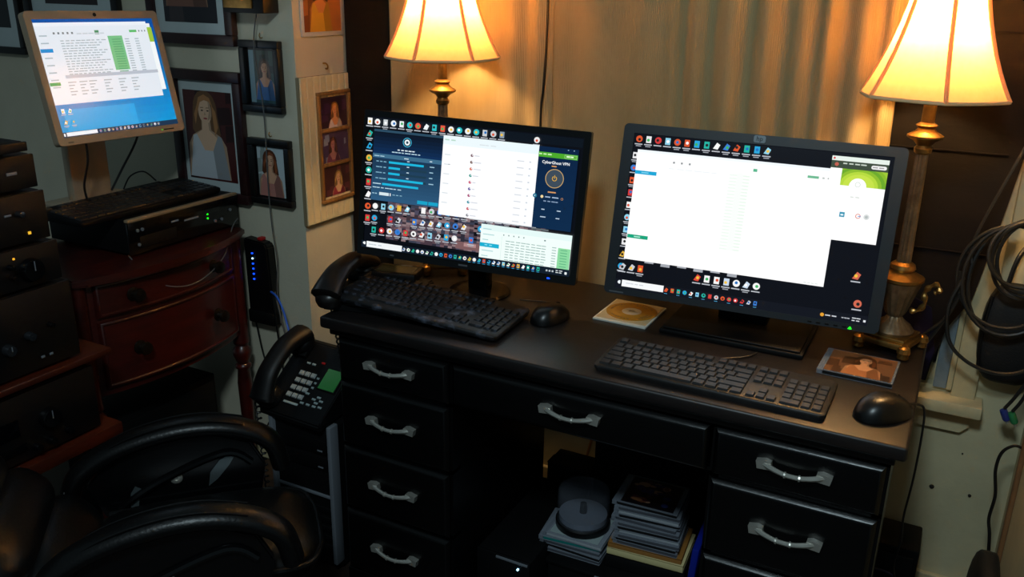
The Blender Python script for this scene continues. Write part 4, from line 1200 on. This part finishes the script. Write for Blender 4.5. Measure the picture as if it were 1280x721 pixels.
# arms: padded arch over a polished side panel with a silver bolt
for s in (-1, 1):
    yy = s*.178
    bm = B()
    tube(bm, smooth_path([(-.235, yy, .44), (-.21, yy, .49), (-.14, yy, .535), (-.04, yy, .562), (.05, yy, .566), (.125, yy, .548), (.180, yy, .510), (.198, yy, .45)], 6), .034, 14, flat=.62, up=(0, 0, 1) if False else None); a = part('arm_pad', bm, M_leather, CH, angle=80)
    for off in (-.012, .012):
        bm = B(); tube(bm, smooth_path([(-.20, yy+off*1.7, .517), (-.12, yy+off*1.7, .561), (-.03, yy+off*1.7, .584), (.05, yy+off*1.7, .586), (.125, yy+off*1.7, .568)], 6), .0022, 6); part('arm_seam', bm, M_leather, a)
    bm = B()
    ring = [(-.20, .46), (-.15, .52), (-.05, .552), (.06, .550), (.135, .52), (.165, .46), (.15, .38), (.06, .33), (-.08, .33), (-.17, .38)]
    inner = [(-.10, .44), (-.07, .48), (-.02, .49), (.0, .46), (-.02, .40), (-.07, .39)]
    t2 = B(); prism(t2, [(x, z) for x, z in ring], yy-.010, yy+.010, 'y'); bmesh.ops.bevel(t2, geom=t2.edges[:], offset=.004, segments=2, affect='EDGES')
    merge(bm, t2); sp = part('arm_panel', bm, M_gloss, CH)
    for bx in (-.022,):
        bm = B(); lathe(bm, [(.013, 0), (.013, .003), (.010, .005), (.005, .005), (.005, .003), (.001, .003)], 20, mx=Matrix.Translation((bx, yy+.010*(-1), .455)) @ Matrix.Rotation(R(90), 4, 'X')); part('bolt', bm, M_silver, sp)
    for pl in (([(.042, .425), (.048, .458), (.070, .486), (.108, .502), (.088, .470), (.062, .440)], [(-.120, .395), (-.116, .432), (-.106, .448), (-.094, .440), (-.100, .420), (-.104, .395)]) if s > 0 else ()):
        bm = B(); prism(bm, pl, yy-.0125, yy-.0095, 'y'); part('arm_highlight', bm, mat('highlight_grey_metal', (.45, .49, .50), .22, metal=.7), sp)  # highlights on the far arm panel, added as pale metal shapes
    bm = B(); tube(bm, smooth_path([(-.14, yy-.012, .40), (-.06, yy-.013, .45), (.08, yy-.013, .50), (.135, yy-.012, .47)], 6), .008, 8); part('panel_ridge', bm, M_gloss, sp)
# pedestal
bm = B(); lathe(bm, [(.03, .09), (.03, .22), (.022, .23), (.022, .33)], 18); part('gas_post', bm, M_plastic, CH)
bm = B(); box(bm, -.11, .11, -.09, .09, .315, .340, .006); part('seat_plate', bm, M_plastic2, CH)
for k in range(5):
    a = 2*PI*k/5+.3
    bm = B(); tube(bm, [(.02*math.cos(a), .02*math.sin(a), .10), (.15*math.cos(a), .15*math.sin(a), .095), (.28*math.cos(a), .28*math.sin(a), .07)], .02, 10, rfun=lambda q: 1-.35*q); l = part('base_arm', bm, M_gloss, CH)
    bm = B(); c0 = Vector((.27*math.cos(a), .27*math.sin(a), .027)); n0 = Vector((-math.sin(a), math.cos(a), 0))
    cyl(bm, c0-n0*.02, c0+n0*.02, .027, 16); part('caster', bm, M_plastic, l)

# ------------------------------------------------------------------ router, wall box, cables at the left wall
rt = thing('router', 'black upright router with blue lights hanging on the left wall', 'router', (-.556, .398, .52))
bm = B()
t2 = B(); prism(t2, [(-.05, .008), (.048, -.004), (.040, .215), (.030, .228), (-.052, .235)], -.016, .020, 'y'); bmesh.ops.bevel(t2, geom=t2.edges[:], offset=.005, segments=2, affect='EDGES'); merge(bm, t2)
part('case', bm, M_plastic, rt)
bm = B(); box(bm, -.052, .05, -.02, .020, -.03, .012, .006); part('stand', bm, M_plastic2, rt)
for k in range(6):
    bm = B(); box(bm, -.020, -.015, -.0185, -.015, .110+k*.016, .114+k*.016); part('indicator_light', bm, M_ledblue if k != 4 else M_ledwhite, rt)
bm = B(); box(bm, -.01, .006, .0, .02, .228, .238, .002); part('red_tab', bm, mat('red_plastic', (.7, .08, .08), .5), rt)
cable('network_cable', [(-.515, .385, .60), (-.48, .37, .595), (-.44, .35, .565), (-.40, .33, .50), (-.36, .33, .44), (-.30, .36, .36)], .0032, M_blue, 'bright blue network cable running from the router down to the desk phone')
cable('adapter_cable', [(-.497, .392, 1.39), (-.515, .393, 1.30), (-.498, .393, 1.13), (-.502, .393, .92), (-.500, .394, .80), (-.492, .396, .70), (-.500, .396, .60), (-.495, .396, .50)], .0019, M_cableg, 'thin grey cable hanging down the wall from the black wall box')
cable('power_cable', [(-.515, .39, .60), (-.505, .385, .52), (-.50, .388, .42), (-.49, .39, .30)], .0028, M_cable, 'black power cable dropping straight from the bottom of the router')
cable('power_cable', [(-.60, .395, .52), (-.585, .40, .40), (-.56, .40, .30), (-.54, .395, .22), (-.57, .38, .14), (-.60, .37, .08)], .0026, M_cable, 'black cable looping along the wall behind the dresser leg')
cable('grey_cable', [(-.505, .39, .60), (-.485, .385, .53), (-.47, .385, .46), (-.455, .38, .38)], .0024, M_cableg, 'short grey cable hanging beside the blue network cable')
for k, (pts, lb) in enumerate((([(-.43, .20, .03), (-.39, .12, .05), (-.36, .10, .02), (-.33, .14, .012), (-.37, .18, .02)], 'white cable looped on the floor beside the computer tower'),
                               ([(-.46, .10, .015), (-.41, .06, .05), (-.38, .08, .08), (-.35, .04, .03), (-.33, .0, .01)], 'white cable tangled on the floor in front of the computer tower'))):
    cable('white_cable', pts, .003, M_white, lb)
cable('recorder_cable', [(-.617, -.01, .800), (-.565, .02, .73), (-.532, .08, .705), (-.532, .16, .71), (-.560, .26, .74), (-.592, .33, .80), (-.598, .36, .82)], .0016, M_cableg, 'thin grey wire drooping across the upper dresser drawer')
cable('monitor_cable', [(-.76, .02, 1.09), (-.755, .015, 1.03), (-.79, .02, .96), (-.80, .03, .915)], .003, M_cable, 'black cable hanging straight from the square monitor')
cable('monitor_cable', [(-.735, .175, 1.10), (-.745, .155, 1.05), (-.775, .13, .985), (-.79, .10, .93)], .003, M_cable, 'black cable slanting down from the right side of the square monitor')
cable('monitor_cable', [(-.83, .17, .915), (-.82, .19, .95), (-.80, .22, .96), (-.79, .25, .93)], .0022, M_cable, 'small black cable loop behind the dresser keyboard')

wb = thing('wall_box', 'black box with brass face mounted high on the left wall', 'wall box', (-.513, YA, 1.393))
bm = B(); box(bm, -.072, .072, -.06, 0, 0, .10, .004); part('housing', bm, M_plastic, wb)
bm = B(); box(bm, -.066, .035, -.064, -.058, .012, .09, .002); part('face_plate', bm, M_brass, wb)

# ------------------------------------------------------------------ pictures on the walls
def picture(name, label, cx, z0, x0, x1, z1, frame_w, mat_w, fm, cv, depth=.022, cat='picture', group=None):
    """wall A: faces -y"""
    w, h = x1-x0, z1-z0
    t = thing(name, label, cat, ((x0+x1)/2, YA, (z0+z1)/2), group=group)
    for k, (a, b, c, d) in enumerate(((-w/2, w/2, h/2-frame_w, h/2), (-w/2, w/2, -h/2, -h/2+frame_w), (-w/2, -w/2+frame_w, -h/2+frame_w, h/2-frame_w), (w/2-frame_w, w/2, -h/2+frame_w, h/2-frame_w))):
        bm = B(); box(bm, a, b, -depth, -.001, c, d, .003); part('frame_rail', bm, fm, t)
    iw, ih = w-2*frame_w, h-2*frame_w
    bm = B(); box(bm, -iw/2, iw/2, -.010, -.002, -ih/2, ih/2); part('mat_board' if mat_w else 'backing', bm, M_matb if mat_w else M_framebk, t)
    cv.build('photograph', M_print, t, Matrix.Translation((0, -.0106, 0)))
    return t
cv = Canvas(); portrait(cv, .190, .262, '4a1e1e', 'b07a4c', 'e2b898', 'c8ccd2', bg2='2c1214', scale=1.05, cx=-.012, cy=.045, rnd=2)
picture('framed_portrait', 'large mahogany-framed portrait of a woman with wavy hair in a white top', 0, .850, -.868, -.588, 1.230, .030, .024, M_framebr, cv, group='framed wall portraits')
cv = Canvas(); portrait(cv, .088, .142, '2c4038', '5a3c28', 'c08a68', '3a5a8c', bg2='18241e', scale=.85, cx=.010, cy=.012, rnd=5)
cv.rect(-.044, -.071, -.026, .071, '6c8890')
picture('framed_photo', 'black-framed dark outdoor photo, upper of the two small frames', 0, 1.126, -.581, -.438, 1.321, .020, 0, M_framebk, cv, group='framed wall portraits')
bm = B(); box(bm, -.0555, .0555, -.0112, -.0102, -.0785, .0785)
cv = Canvas(); portrait(cv, .100, .142, 'b8c4c8', '8a4a2c', 'd8a484', 'b87a70', bg2='8a9490', scale=1.08, cx=-.004, cy=.016, rnd=8)
picture('framed_photo', 'black-framed photo of a red-haired woman, lower of the two small frames', 0, .862, -.577, -.424, 1.053, .020, 0, M_framebk, cv, group='framed wall portraits')
cv = Canvas(); portrait(cv, .205, .30, '26242a', '6a4a34', 'b08468', '7c5446', bg2='3c3436', scale=.9, cx=-.01, cy=.06, rnd=9)
picture('framed_portrait', 'mahogany-framed picture with a wide mat above the large portrait, cut by the top edge', 0, 1.300, -.925, -.594, 1.72, .030, .03, M_framebr, cv, group='framed wall portraits')
cv = Canvas(); portrait(cv, .24, .30, '2a2022', '7a5038', 'c4825a', '3c3a44', bg2='3a2c28', scale=.9, cx=0, cy=.07, rnd=12)
picture('framed_portrait', 'pale matted picture directly above the square monitor, cut by the top edge', 0, 1.335, -1.475, -1.045, 1.76, .028, .05, M_framebk, cv, group='framed wall portraits')
cv = Canvas(); cv.rect(-.12, -.15, .12, .15, '1a1a1e'); cv.rect(-.10, -.13, .02, .10, '22242a')
picture('framed_portrait', 'black-framed dark picture with a grey mat at the far left edge', 0, 1.235, -1.875, -1.502, 1.70, .022, .05, M_framebk, cv, group='framed wall portraits')
for x, z in ((-.508, 1.328), (-.500, 1.060)):
    bm = B(); tube(bm, smooth_path([(0, 0, 0), (0, -.008, .0), (0, -.012, .006), (0, -.008, .012)], 4), .0014, 6)
    tag(part('picture_hook', bm, M_brass, loc=(x, YA, z)), 'brass hook above the %s small black frame' % ('upper' if z > 1.2 else 'lower'), 'hook', 'wall hooks')

# beadboard photo panel on the alcove return wall (faces +x): local -y is the viewer side
bp = thing('triple_photo_display', 'cream beadboard panel holding three photos in an oak moulding', 'picture', (XC, .540, 1.0195), (0, 0, R(90)))
PW, PH = .250, .415
bm = B(); box(bm, -PW/2, PW/2, -.010, 0, -PH/2, PH/2); part('backing', bm, mat('panel_groove_shadow_wood', (.55, .48, .36), .7), bp)
nb = 9
for k in range(nb):
    w = PW/nb
    bm = B(); box(bm, -PW/2+k*w+.0009, -PW/2+(k+1)*w-.0009, -.016, -.010, -PH/2, PH/2, .0018, 1); part('slat', bm, M_cream, bp)
ox, oz, ow, oh = .010, .004, .148, .318
rails = [(-ow/2, ow/2, oh/2-.010, oh/2), (-ow/2, ow/2, -oh/2, -oh/2+.010), (-ow/2, -ow/2+.012, -oh/2+.01, oh/2-.01), (ow/2-.012, ow/2, -oh/2+.01, oh/2-.01)]
rails += [(-ow/2+.012, ow/2-.012, z-.005, z+.005) for z in (-.049, .049)]
for a, b, c, d in rails:
    bm = B(); box(bm, ox+a, ox+b, -.024, -.015, oz+c, oz+d, .002); part('moulding', bm, M_oak, bp)
for k, (z, bg, hair, skin, dress, bg2) in enumerate(((.099, '2a1a2c', 'b87a3c', 'd89868', 'e0d4d0', '3c2448'), (0, '4a3a5c', '6a4030', 'b88078', '7c4058', '8090a8'), (-.099, '3a2428', 'c89c58', 'e0b088', 'a03848', '5c3038'))):
    cv = Canvas(); portrait(cv, .122, .087, bg, hair, skin, dress, bg2=bg2, scale=1.2, cx=(.006, -.010, .008)[k], cy=-.004, rnd=20+k)
    cv.build('photograph', M_print, bp, Matrix.Translation((ox, -.0172, oz+z)))
bm = B(); tube(bm, smooth_path([(0, 0, 0), (0, -.010, .0), (0, -.016, -.006), (0, -.014, -.014), (0, -.008, -.014)], 5), .0026, 6)
tag(part('picture_hook', bm, M_brass, loc=(XC, .536, 1.258), rot=(0, 0, R(90))), 'brass cup hook above the cream beadboard panel', 'hook', 'wall hooks')
# unframed photo above it
tp = thing('photo_print', 'white-bordered photo print of a figure in yellow pinned above the beadboard panel', 'photo', (XC, .537, 1.427), (0, 0, R(90)))
bm = B(); box(bm, -.090, .090, -.006, 0, -.095, .095, .002); part('border', bm, M_white, tp)
cv = Canvas(); portrait(cv, .158, .165, 'b06a38', '6a3c20', 'd88c50', 'e0a838', bg2='7c4828', scale=1.0, cx=-.008, cy=.02, rnd=31)
cv.build('photograph', M_print, tp, Matrix.Translation((0, -.0064, 0)))

# ------------------------------------------------------------------ things in the knee space under the desk
def stack_case(label, x, y, z, rz, tint, group, front=None):
    return cd_case(label, (x, y, z), rz, tint, front, w=.156, d=.130, group=group)
# computer lying flat with a small light
pc = thing('desktop_computer', 'black desktop computer lying flat on the floor under the desk', 'computer', (.432, .285, 0))
bm = B(); box(bm, -.085, .060, -.165, .20, .008, .172, .004); part('case', bm, M_plastic2, pc)
bm = B(); box(bm, -.085, .060, -.175, -.165, .008, .174, .004); part('front_panel', bm, M_plastic, pc)
bm = B(); box(bm, -.03, .055, -.178, -.173, .164, .170, .001); part('silver_edge', bm, M_silverp, pc)
bm = B(); cyl(bm, (.030, -.174, .150), (.030, -.179, .150), .0026, 12); part('power_light', bm, M_ledwhite, pc)
bm = B(); box(bm, -.06, .02, -.177, -.173, .05, .075, .001); part('disc_tray', bm, M_gloss, pc)
# low wooden platform for the discs
pf = thing('storage_box', 'low black storage box on the floor carrying the discs', 'box', (.690, .310, 0))
bm = B(); box(bm, -.185, .175, -.125, .16, .0, .138, .004); part('box_body', bm, M_plastic2, pf)
bm = B(); box(bm, -.19, .18, -.13, .165, .138, .149, .003); part('lid', bm, M_plastic, pf)
bm = B(); box(bm, -.06, .12, -.133, -.128, .138, .147, .002); part('lid_edge', bm, M_silverp, pf)

zb = .1495
for k, (tint, dx, rz, lb) in enumerate((('grey', 0, 2, 'clear disc case at the bottom of the pile under the spindle'), ('black', .004, -1, 'black disc case, second from the bottom under the spindle'), ('grey', -.003, 3, 'grey disc case, third from the bottom under the spindle'), ('teal', -.008, 6, 'teal-edged disc case just below the white one under the spindle'), ('white', .004, 1, 'white-faced disc case directly under the clear disc spindle'))):
    c = stack_case(lb, .548+dx, .278, zb, R(rz), tint, 'disc cases under the spindle')
    if tint == 'white':
        bm = B(); box(bm, -.060, .066, -.058, .058, .0102, .0106); part('cover_print', bm, mat('pale_cover_paper', (.62, .68, .68), .5, vary=.05, vscale=30), c)
    zb += .0106
sp = thing('disc_spindle', 'clear plastic disc spindle with a dark base on a pile of cases', 'disc spindle', (.553, .285, zb+.0006))
bm = B(); lathe(bm, [(.066, 0), (.068, .003), (.068, .016), (.064, .019), (.010, .020), (.008, .060), (.002, .062)], 36); part('base', bm, M_plastic, sp)
bm = B(); lathe(bm, [(.060, .0195), (.060, .034)], 36); part('discs', bm, mat('disc_silver', (.62, .66, .74), .3, metal=.6), sp)
bm = B(); lathe(bm, [(.0655, .019), (.0650, .060), (.0645, .094), (.062, .0985), (.040, .0995), (.030, .0975), (.001, .0975)], 36, caps=False); part('cover', bm, mat('smoked_clear_plastic', (.50, .52, .56), .10, alpha=.16), sp)
# books and cases on the right
zb = .1495
def book(label, x, y, z, rz, w, d, h, cover, page=(.82, .77, .60)):
    t = thing('book', label, 'book', (x, y, z), (0, 0, rz), 'books under the desk')
    cm = mat('cover_%02x%02x%02x' % tuple(int(c*255) for c in cover), cover, .45)
    bm = B(); box(bm, -w/2, w/2, -d/2, d/2, 0, .0018, .0005); box(bm, -w/2, w/2, -d/2, d/2, h-.0018, h, .0005); box(bm, -w/2, w/2, -d/2, -d/2+.002, 0, h, .0005); part('cover', bm, cm, t)
    bm = B(); box(bm, -w/2+.003, w/2-.003, -d/2+.002, d/2-.003, .0018, h-.0018); part('pages', bm, mat('page_paper', page, .8), t)
    return t
b0 = book('thick black binder under the cream book in the knee space', .730, .305, zb, R(4), .190, .146, .034, (.03, .03, .035), page=(.30, .30, .30)); zb += .0342
b1 = book('cream-spined book at the bottom of the right pile under the desk', .728, .305, zb, R(4), .185, .142, .017, (.86, .80, .58)); zb += .0172
b2 = book('tan-spined book resting on the cream book under the desk', .724, .308, zb, R(5), .178, .140, .012, (.62, .42, .20)); zb += .0122
for k in range(11):
    lb = ['lowest', 'second', 'third', 'fourth', 'fifth', 'sixth', 'seventh', 'eighth', 'ninth', 'tenth', ''][k]
    cvx = None
    if k == 10:
        cvx = Canvas(); rw = random.Random(3)
        cvx.rect(-.063, -.059, .063, .059, '141018')
        for q in range(26):
            cvx.ell(rw.uniform(-.045, .045), rw.uniform(-.04, .045), rw.uniform(.006, .016), rw.uniform(.004, .012), rw.choice(['8a5038', 'b87850', '3a2c60', '602838', 'c89878', '2c3c7c', '4a2a24']), 9)
    stack_case('disc case with a dark colourful cover on top of the right pile under the desk' if k == 10 else 'disc case, %s from the bottom in the right pile under the desk' % lb, .722+random.uniform(-.004, .004), .305+random.uniform(-.003, .003), zb, R(5+random.uniform(-2.5, 2.5)), ['grey', 'black', 'grey', 'white', 'black', 'grey', 'grey', 'black', 'white', 'grey', 'black'][k], 'disc cases on the books', cvx)
    zb += .0106
bb = thing('blue_case', 'bright blue video case leaning beside the right pile under the desk', 'video case', (.842, .300, .150), (0, R(4), R(4)))
bm = B(); box(bm, -.008, .008, -.085, .085, 0, .125, .003); part('shell', bm, mat('blue_plastic', (.05, .13, .55), .35), bb)
bm = B(); box(bm, -.0088, -.0078, -.070, .060, .015, .112); part('cover_print', bm, mat('orange_cover_print', (.62, .36, .22), .5, col2=(.25, .15, .4), vscale=60), bb)
bs = thing('blue_case', 'dark blue book end showing left of the right pile under the desk', 'book', (.6310, .350, .150), (0, 0, R(5)))
bm = B(); box(bm, -.004, .0, -.03, .05, 0, .030, .001); part('cover', bm, MATS['blue_plastic'], bs)
cb = thing('carton', 'black carton standing against the wall behind the discs', 'box', (.66, .56, 0))
bm = B(); box(bm, -.17, .23, -.05, .05, 0, .36, .003); part('carton_body', bm, M_plastic2, cb)
bm = B(); box(bm, -.17, .23, -.052, .0, .36, .363, .001); part('flap', bm, M_plastic2, cb)
c3 = thing('carton', 'low black carton added to darken the gap behind the flat computer', 'box', (.415, .565, 0))  # made-up carton, put in to darken the bright wall gap
bm = B(); box(bm, -.07, .06, -.045, .045, 0, .20, .003); part('carton_body', bm, M_plastic2, c3)
bm = B(); box(bm, -.07, .06, -.047, .0, .20, .203, .001); part('flap', bm, M_plastic2, c3)
cable('power_cable', [(.40, .63, .02), (.42, .63, .18), (.45, .635, .30), (.475, .635, .27), (.47, .63, .22)], .004, mat('brass_brown_cable', (.55, .38, .20), .4), 'brown cable curling against the wall behind the knee space')
cable('power_cable', [(.56, .60, .37), (.555, .60, .44), (.55, .61, .50), (.54, .62, .58)], .003, M_cable, 'black cable rising behind the knee space of the desk')

# ------------------------------------------------------------------ right side: bag, coiled cables, box
bag = thing('black_pouch', 'black padded pouch hanging on the wall right of the window', 'bag', (1.408, YW-.035, .655))
bm = B(); cushion(bm, 0, 0, .112, .066, .034, .115, 5); part('pouch_body', bm, mat('black_nylon', (.035, .035, .04), .65, bump=.3, bscale=250), bag, angle=80)
bm = B(); tube(bm, smooth_path([(-.055, -.026, .03), (-.060, -.028, .11), (-.055, -.026, .20)], 6), .004, 6); part('zip', bm, M_plastic, bag)
bm = B(); tube(bm, smooth_path([(-.03, 0, .215), (-.02, .01, .28), (.0, .025, .31), (.02, .01, .28), (.03, 0, .215)], 6), .005, 8); part('strap', bm, M_cable, bag)

def coil_loops(label, c, loops, r, m, tails, n=36):
    t = thing('cable_coil', label, 'cable', c, group='coiled cables by the window')
    rnd = random.Random(int(c[0]*1000))
    for (rx, rz, ox, oz, yo) in loops:
        ph = rnd.uniform(0, 6)
        pts = [(ox+rx*math.cos(2*PI*k/n), yo+.006*math.sin(2*PI*k/n*2+ph), oz+rz*math.sin(2*PI*k/n)) for k in range(n)]
        part('loop', tube(B(), pts, r, 7, closed=True), m, t)
    for k, pts in enumerate(tails):
        part('tail', tube(B(), smooth_path([Vector(p)-Vector(c) for p in pts], 7), r*.95, 7), m, t)
    return t
M_cablecoil = mat('dusty_black_cable', (.11, .11, .105), .5, vary=.2, vscale=30)
cc = coil_loops('thick dusty black cables coiled in big loops beside the window', (1.390, .560, .920),
    [(.066, .076, .010, .045, -.020), (.060, .081, .014, .040, -.012), (.070, .070, .006, .050, -.028), (.064, .086, .010, .034, -.004),
     (.098, .112, -.016, -.008, 0), (.092, .120, -.010, -.014, -.008), (.086, .126, -.004, -.020, .008)], .0040, M_cablecoil,
    [[(1.29, .56, .86), (1.27, .56, .80), (1.24, .565, .76), (1.21, .575, .72)], [(1.282, .56, .91), (1.278, .565, .83), (1.262, .565, .78), (1.24, .57, .73)],
     [(1.46, .55, .82), (1.455, .555, .72), (1.435, .56, .655), (1.418, .565, .615)], [(1.464, .55, .82), (1.46, .555, .72), (1.448, .56, .65), (1.434, .565, .612)]])
tag(cc, cc['label'], 'cable', 'coiled cables by the window')
cable('long_cable', [(1.36, .575, 1.20), (1.335, .57, 1.12), (1.308, .57, 1.03), (1.295, .57, .97), (1.30, .565, .93)], .0032, M_cablecoil, 'thin black cable arching up from the coil across the dark cloth')
cable('drooping_cable', [(1.29, .555, .90), (1.272, .55, .83), (1.285, .55, .755), (1.325, .548, .715), (1.38, .546, .70), (1.43, .546, .712), (1.465, .548, .75)], .0042, M_cablecoil, 'thick black cable drooping in a wide loop over the pouch')
for dx, m, nm in ((0, mat('blue_connector', (.16, .22, .50), .45), 'blue'), (.016, mat('green_connector', (.18, .50, .30), .45), 'green')):
    t = thing('cable_plug', '%s plug on the end of a hanging cable beside the window sill' % nm, 'plug', (1.416+dx, .565, .612-dx*.2), (0, R(-25), 0), 'video cable plugs')
    bm = B(); lathe(bm, [(.0075, 0), (.0080, -.006), (.0080, -.022), (.0065, -.026)], 14); part('plug_shell', bm, m, t)
    bm = B(); lathe(bm, [(.0035, -.026), (.0035, -.033)], 10); part('plug_tip', bm, M_silver, t)
spk = thing('small_speaker', 'black speaker box on the floor behind the right end of the desk', 'speaker', (1.265, .575, 0))
bm = B(); box(bm, -.06, .045, -.06, .06, 0, .235, .005); part('cabinet', bm, M_plastic2, spk)
bm = B(); box(bm, -.052, .037, -.064, -.058, .02, .215, .003); part('grille', bm, M_plastic, spk)
lb = thing('black_bag', 'black bag slumped against the wall in the lower right corner', 'bag', (1.437, .36, 0))
bm = B(); cushion(bm, 0, 0, .17, .032, .13, .175, 6); part('bag_body', bm, MATS['black_nylon'], lb, angle=80)
cable('looped_cable', [(1.468, .53, .545), (1.448, .53, .548), (1.428, .53, .525), (1.424, .53, .48), (1.434, .53, .42), (1.432, .53, .36), (1.440, .525, .32), (1.45, .52, .24)], .0035, M_cable, 'black cable looping down the wall in the lower right corner')
cable('floor_cable', [(1.20, .50, .17), (1.26, .50, .165), (1.30, .50, .12), (1.32, .50, .06), (1.33, .50, .01)], .0032, mat('navy_cable', (.08, .09, .22), .45), 'dark blue cable curving to the floor beside the desk')
for x, z, r in ((1.312, .335, .006), (1.395, .335, .004), (1.362, .44, .002)):
    bm = B(); lathe(bm, [(r, 0), (r*.8, .003), (r*.2, .004)], 10, mx=Matrix.Rotation(R(90), 4, 'X'))
    tag(part('wall_nail', bm, mat('rusty_nail', (.12, .09, .07), .6), loc=(x, YW, z)), '%s dark nail head in the wall right of the desk' % {.006: 'large', .004: 'small', .002: 'tiny upper'}[r], 'nail', 'nail heads in the wall')
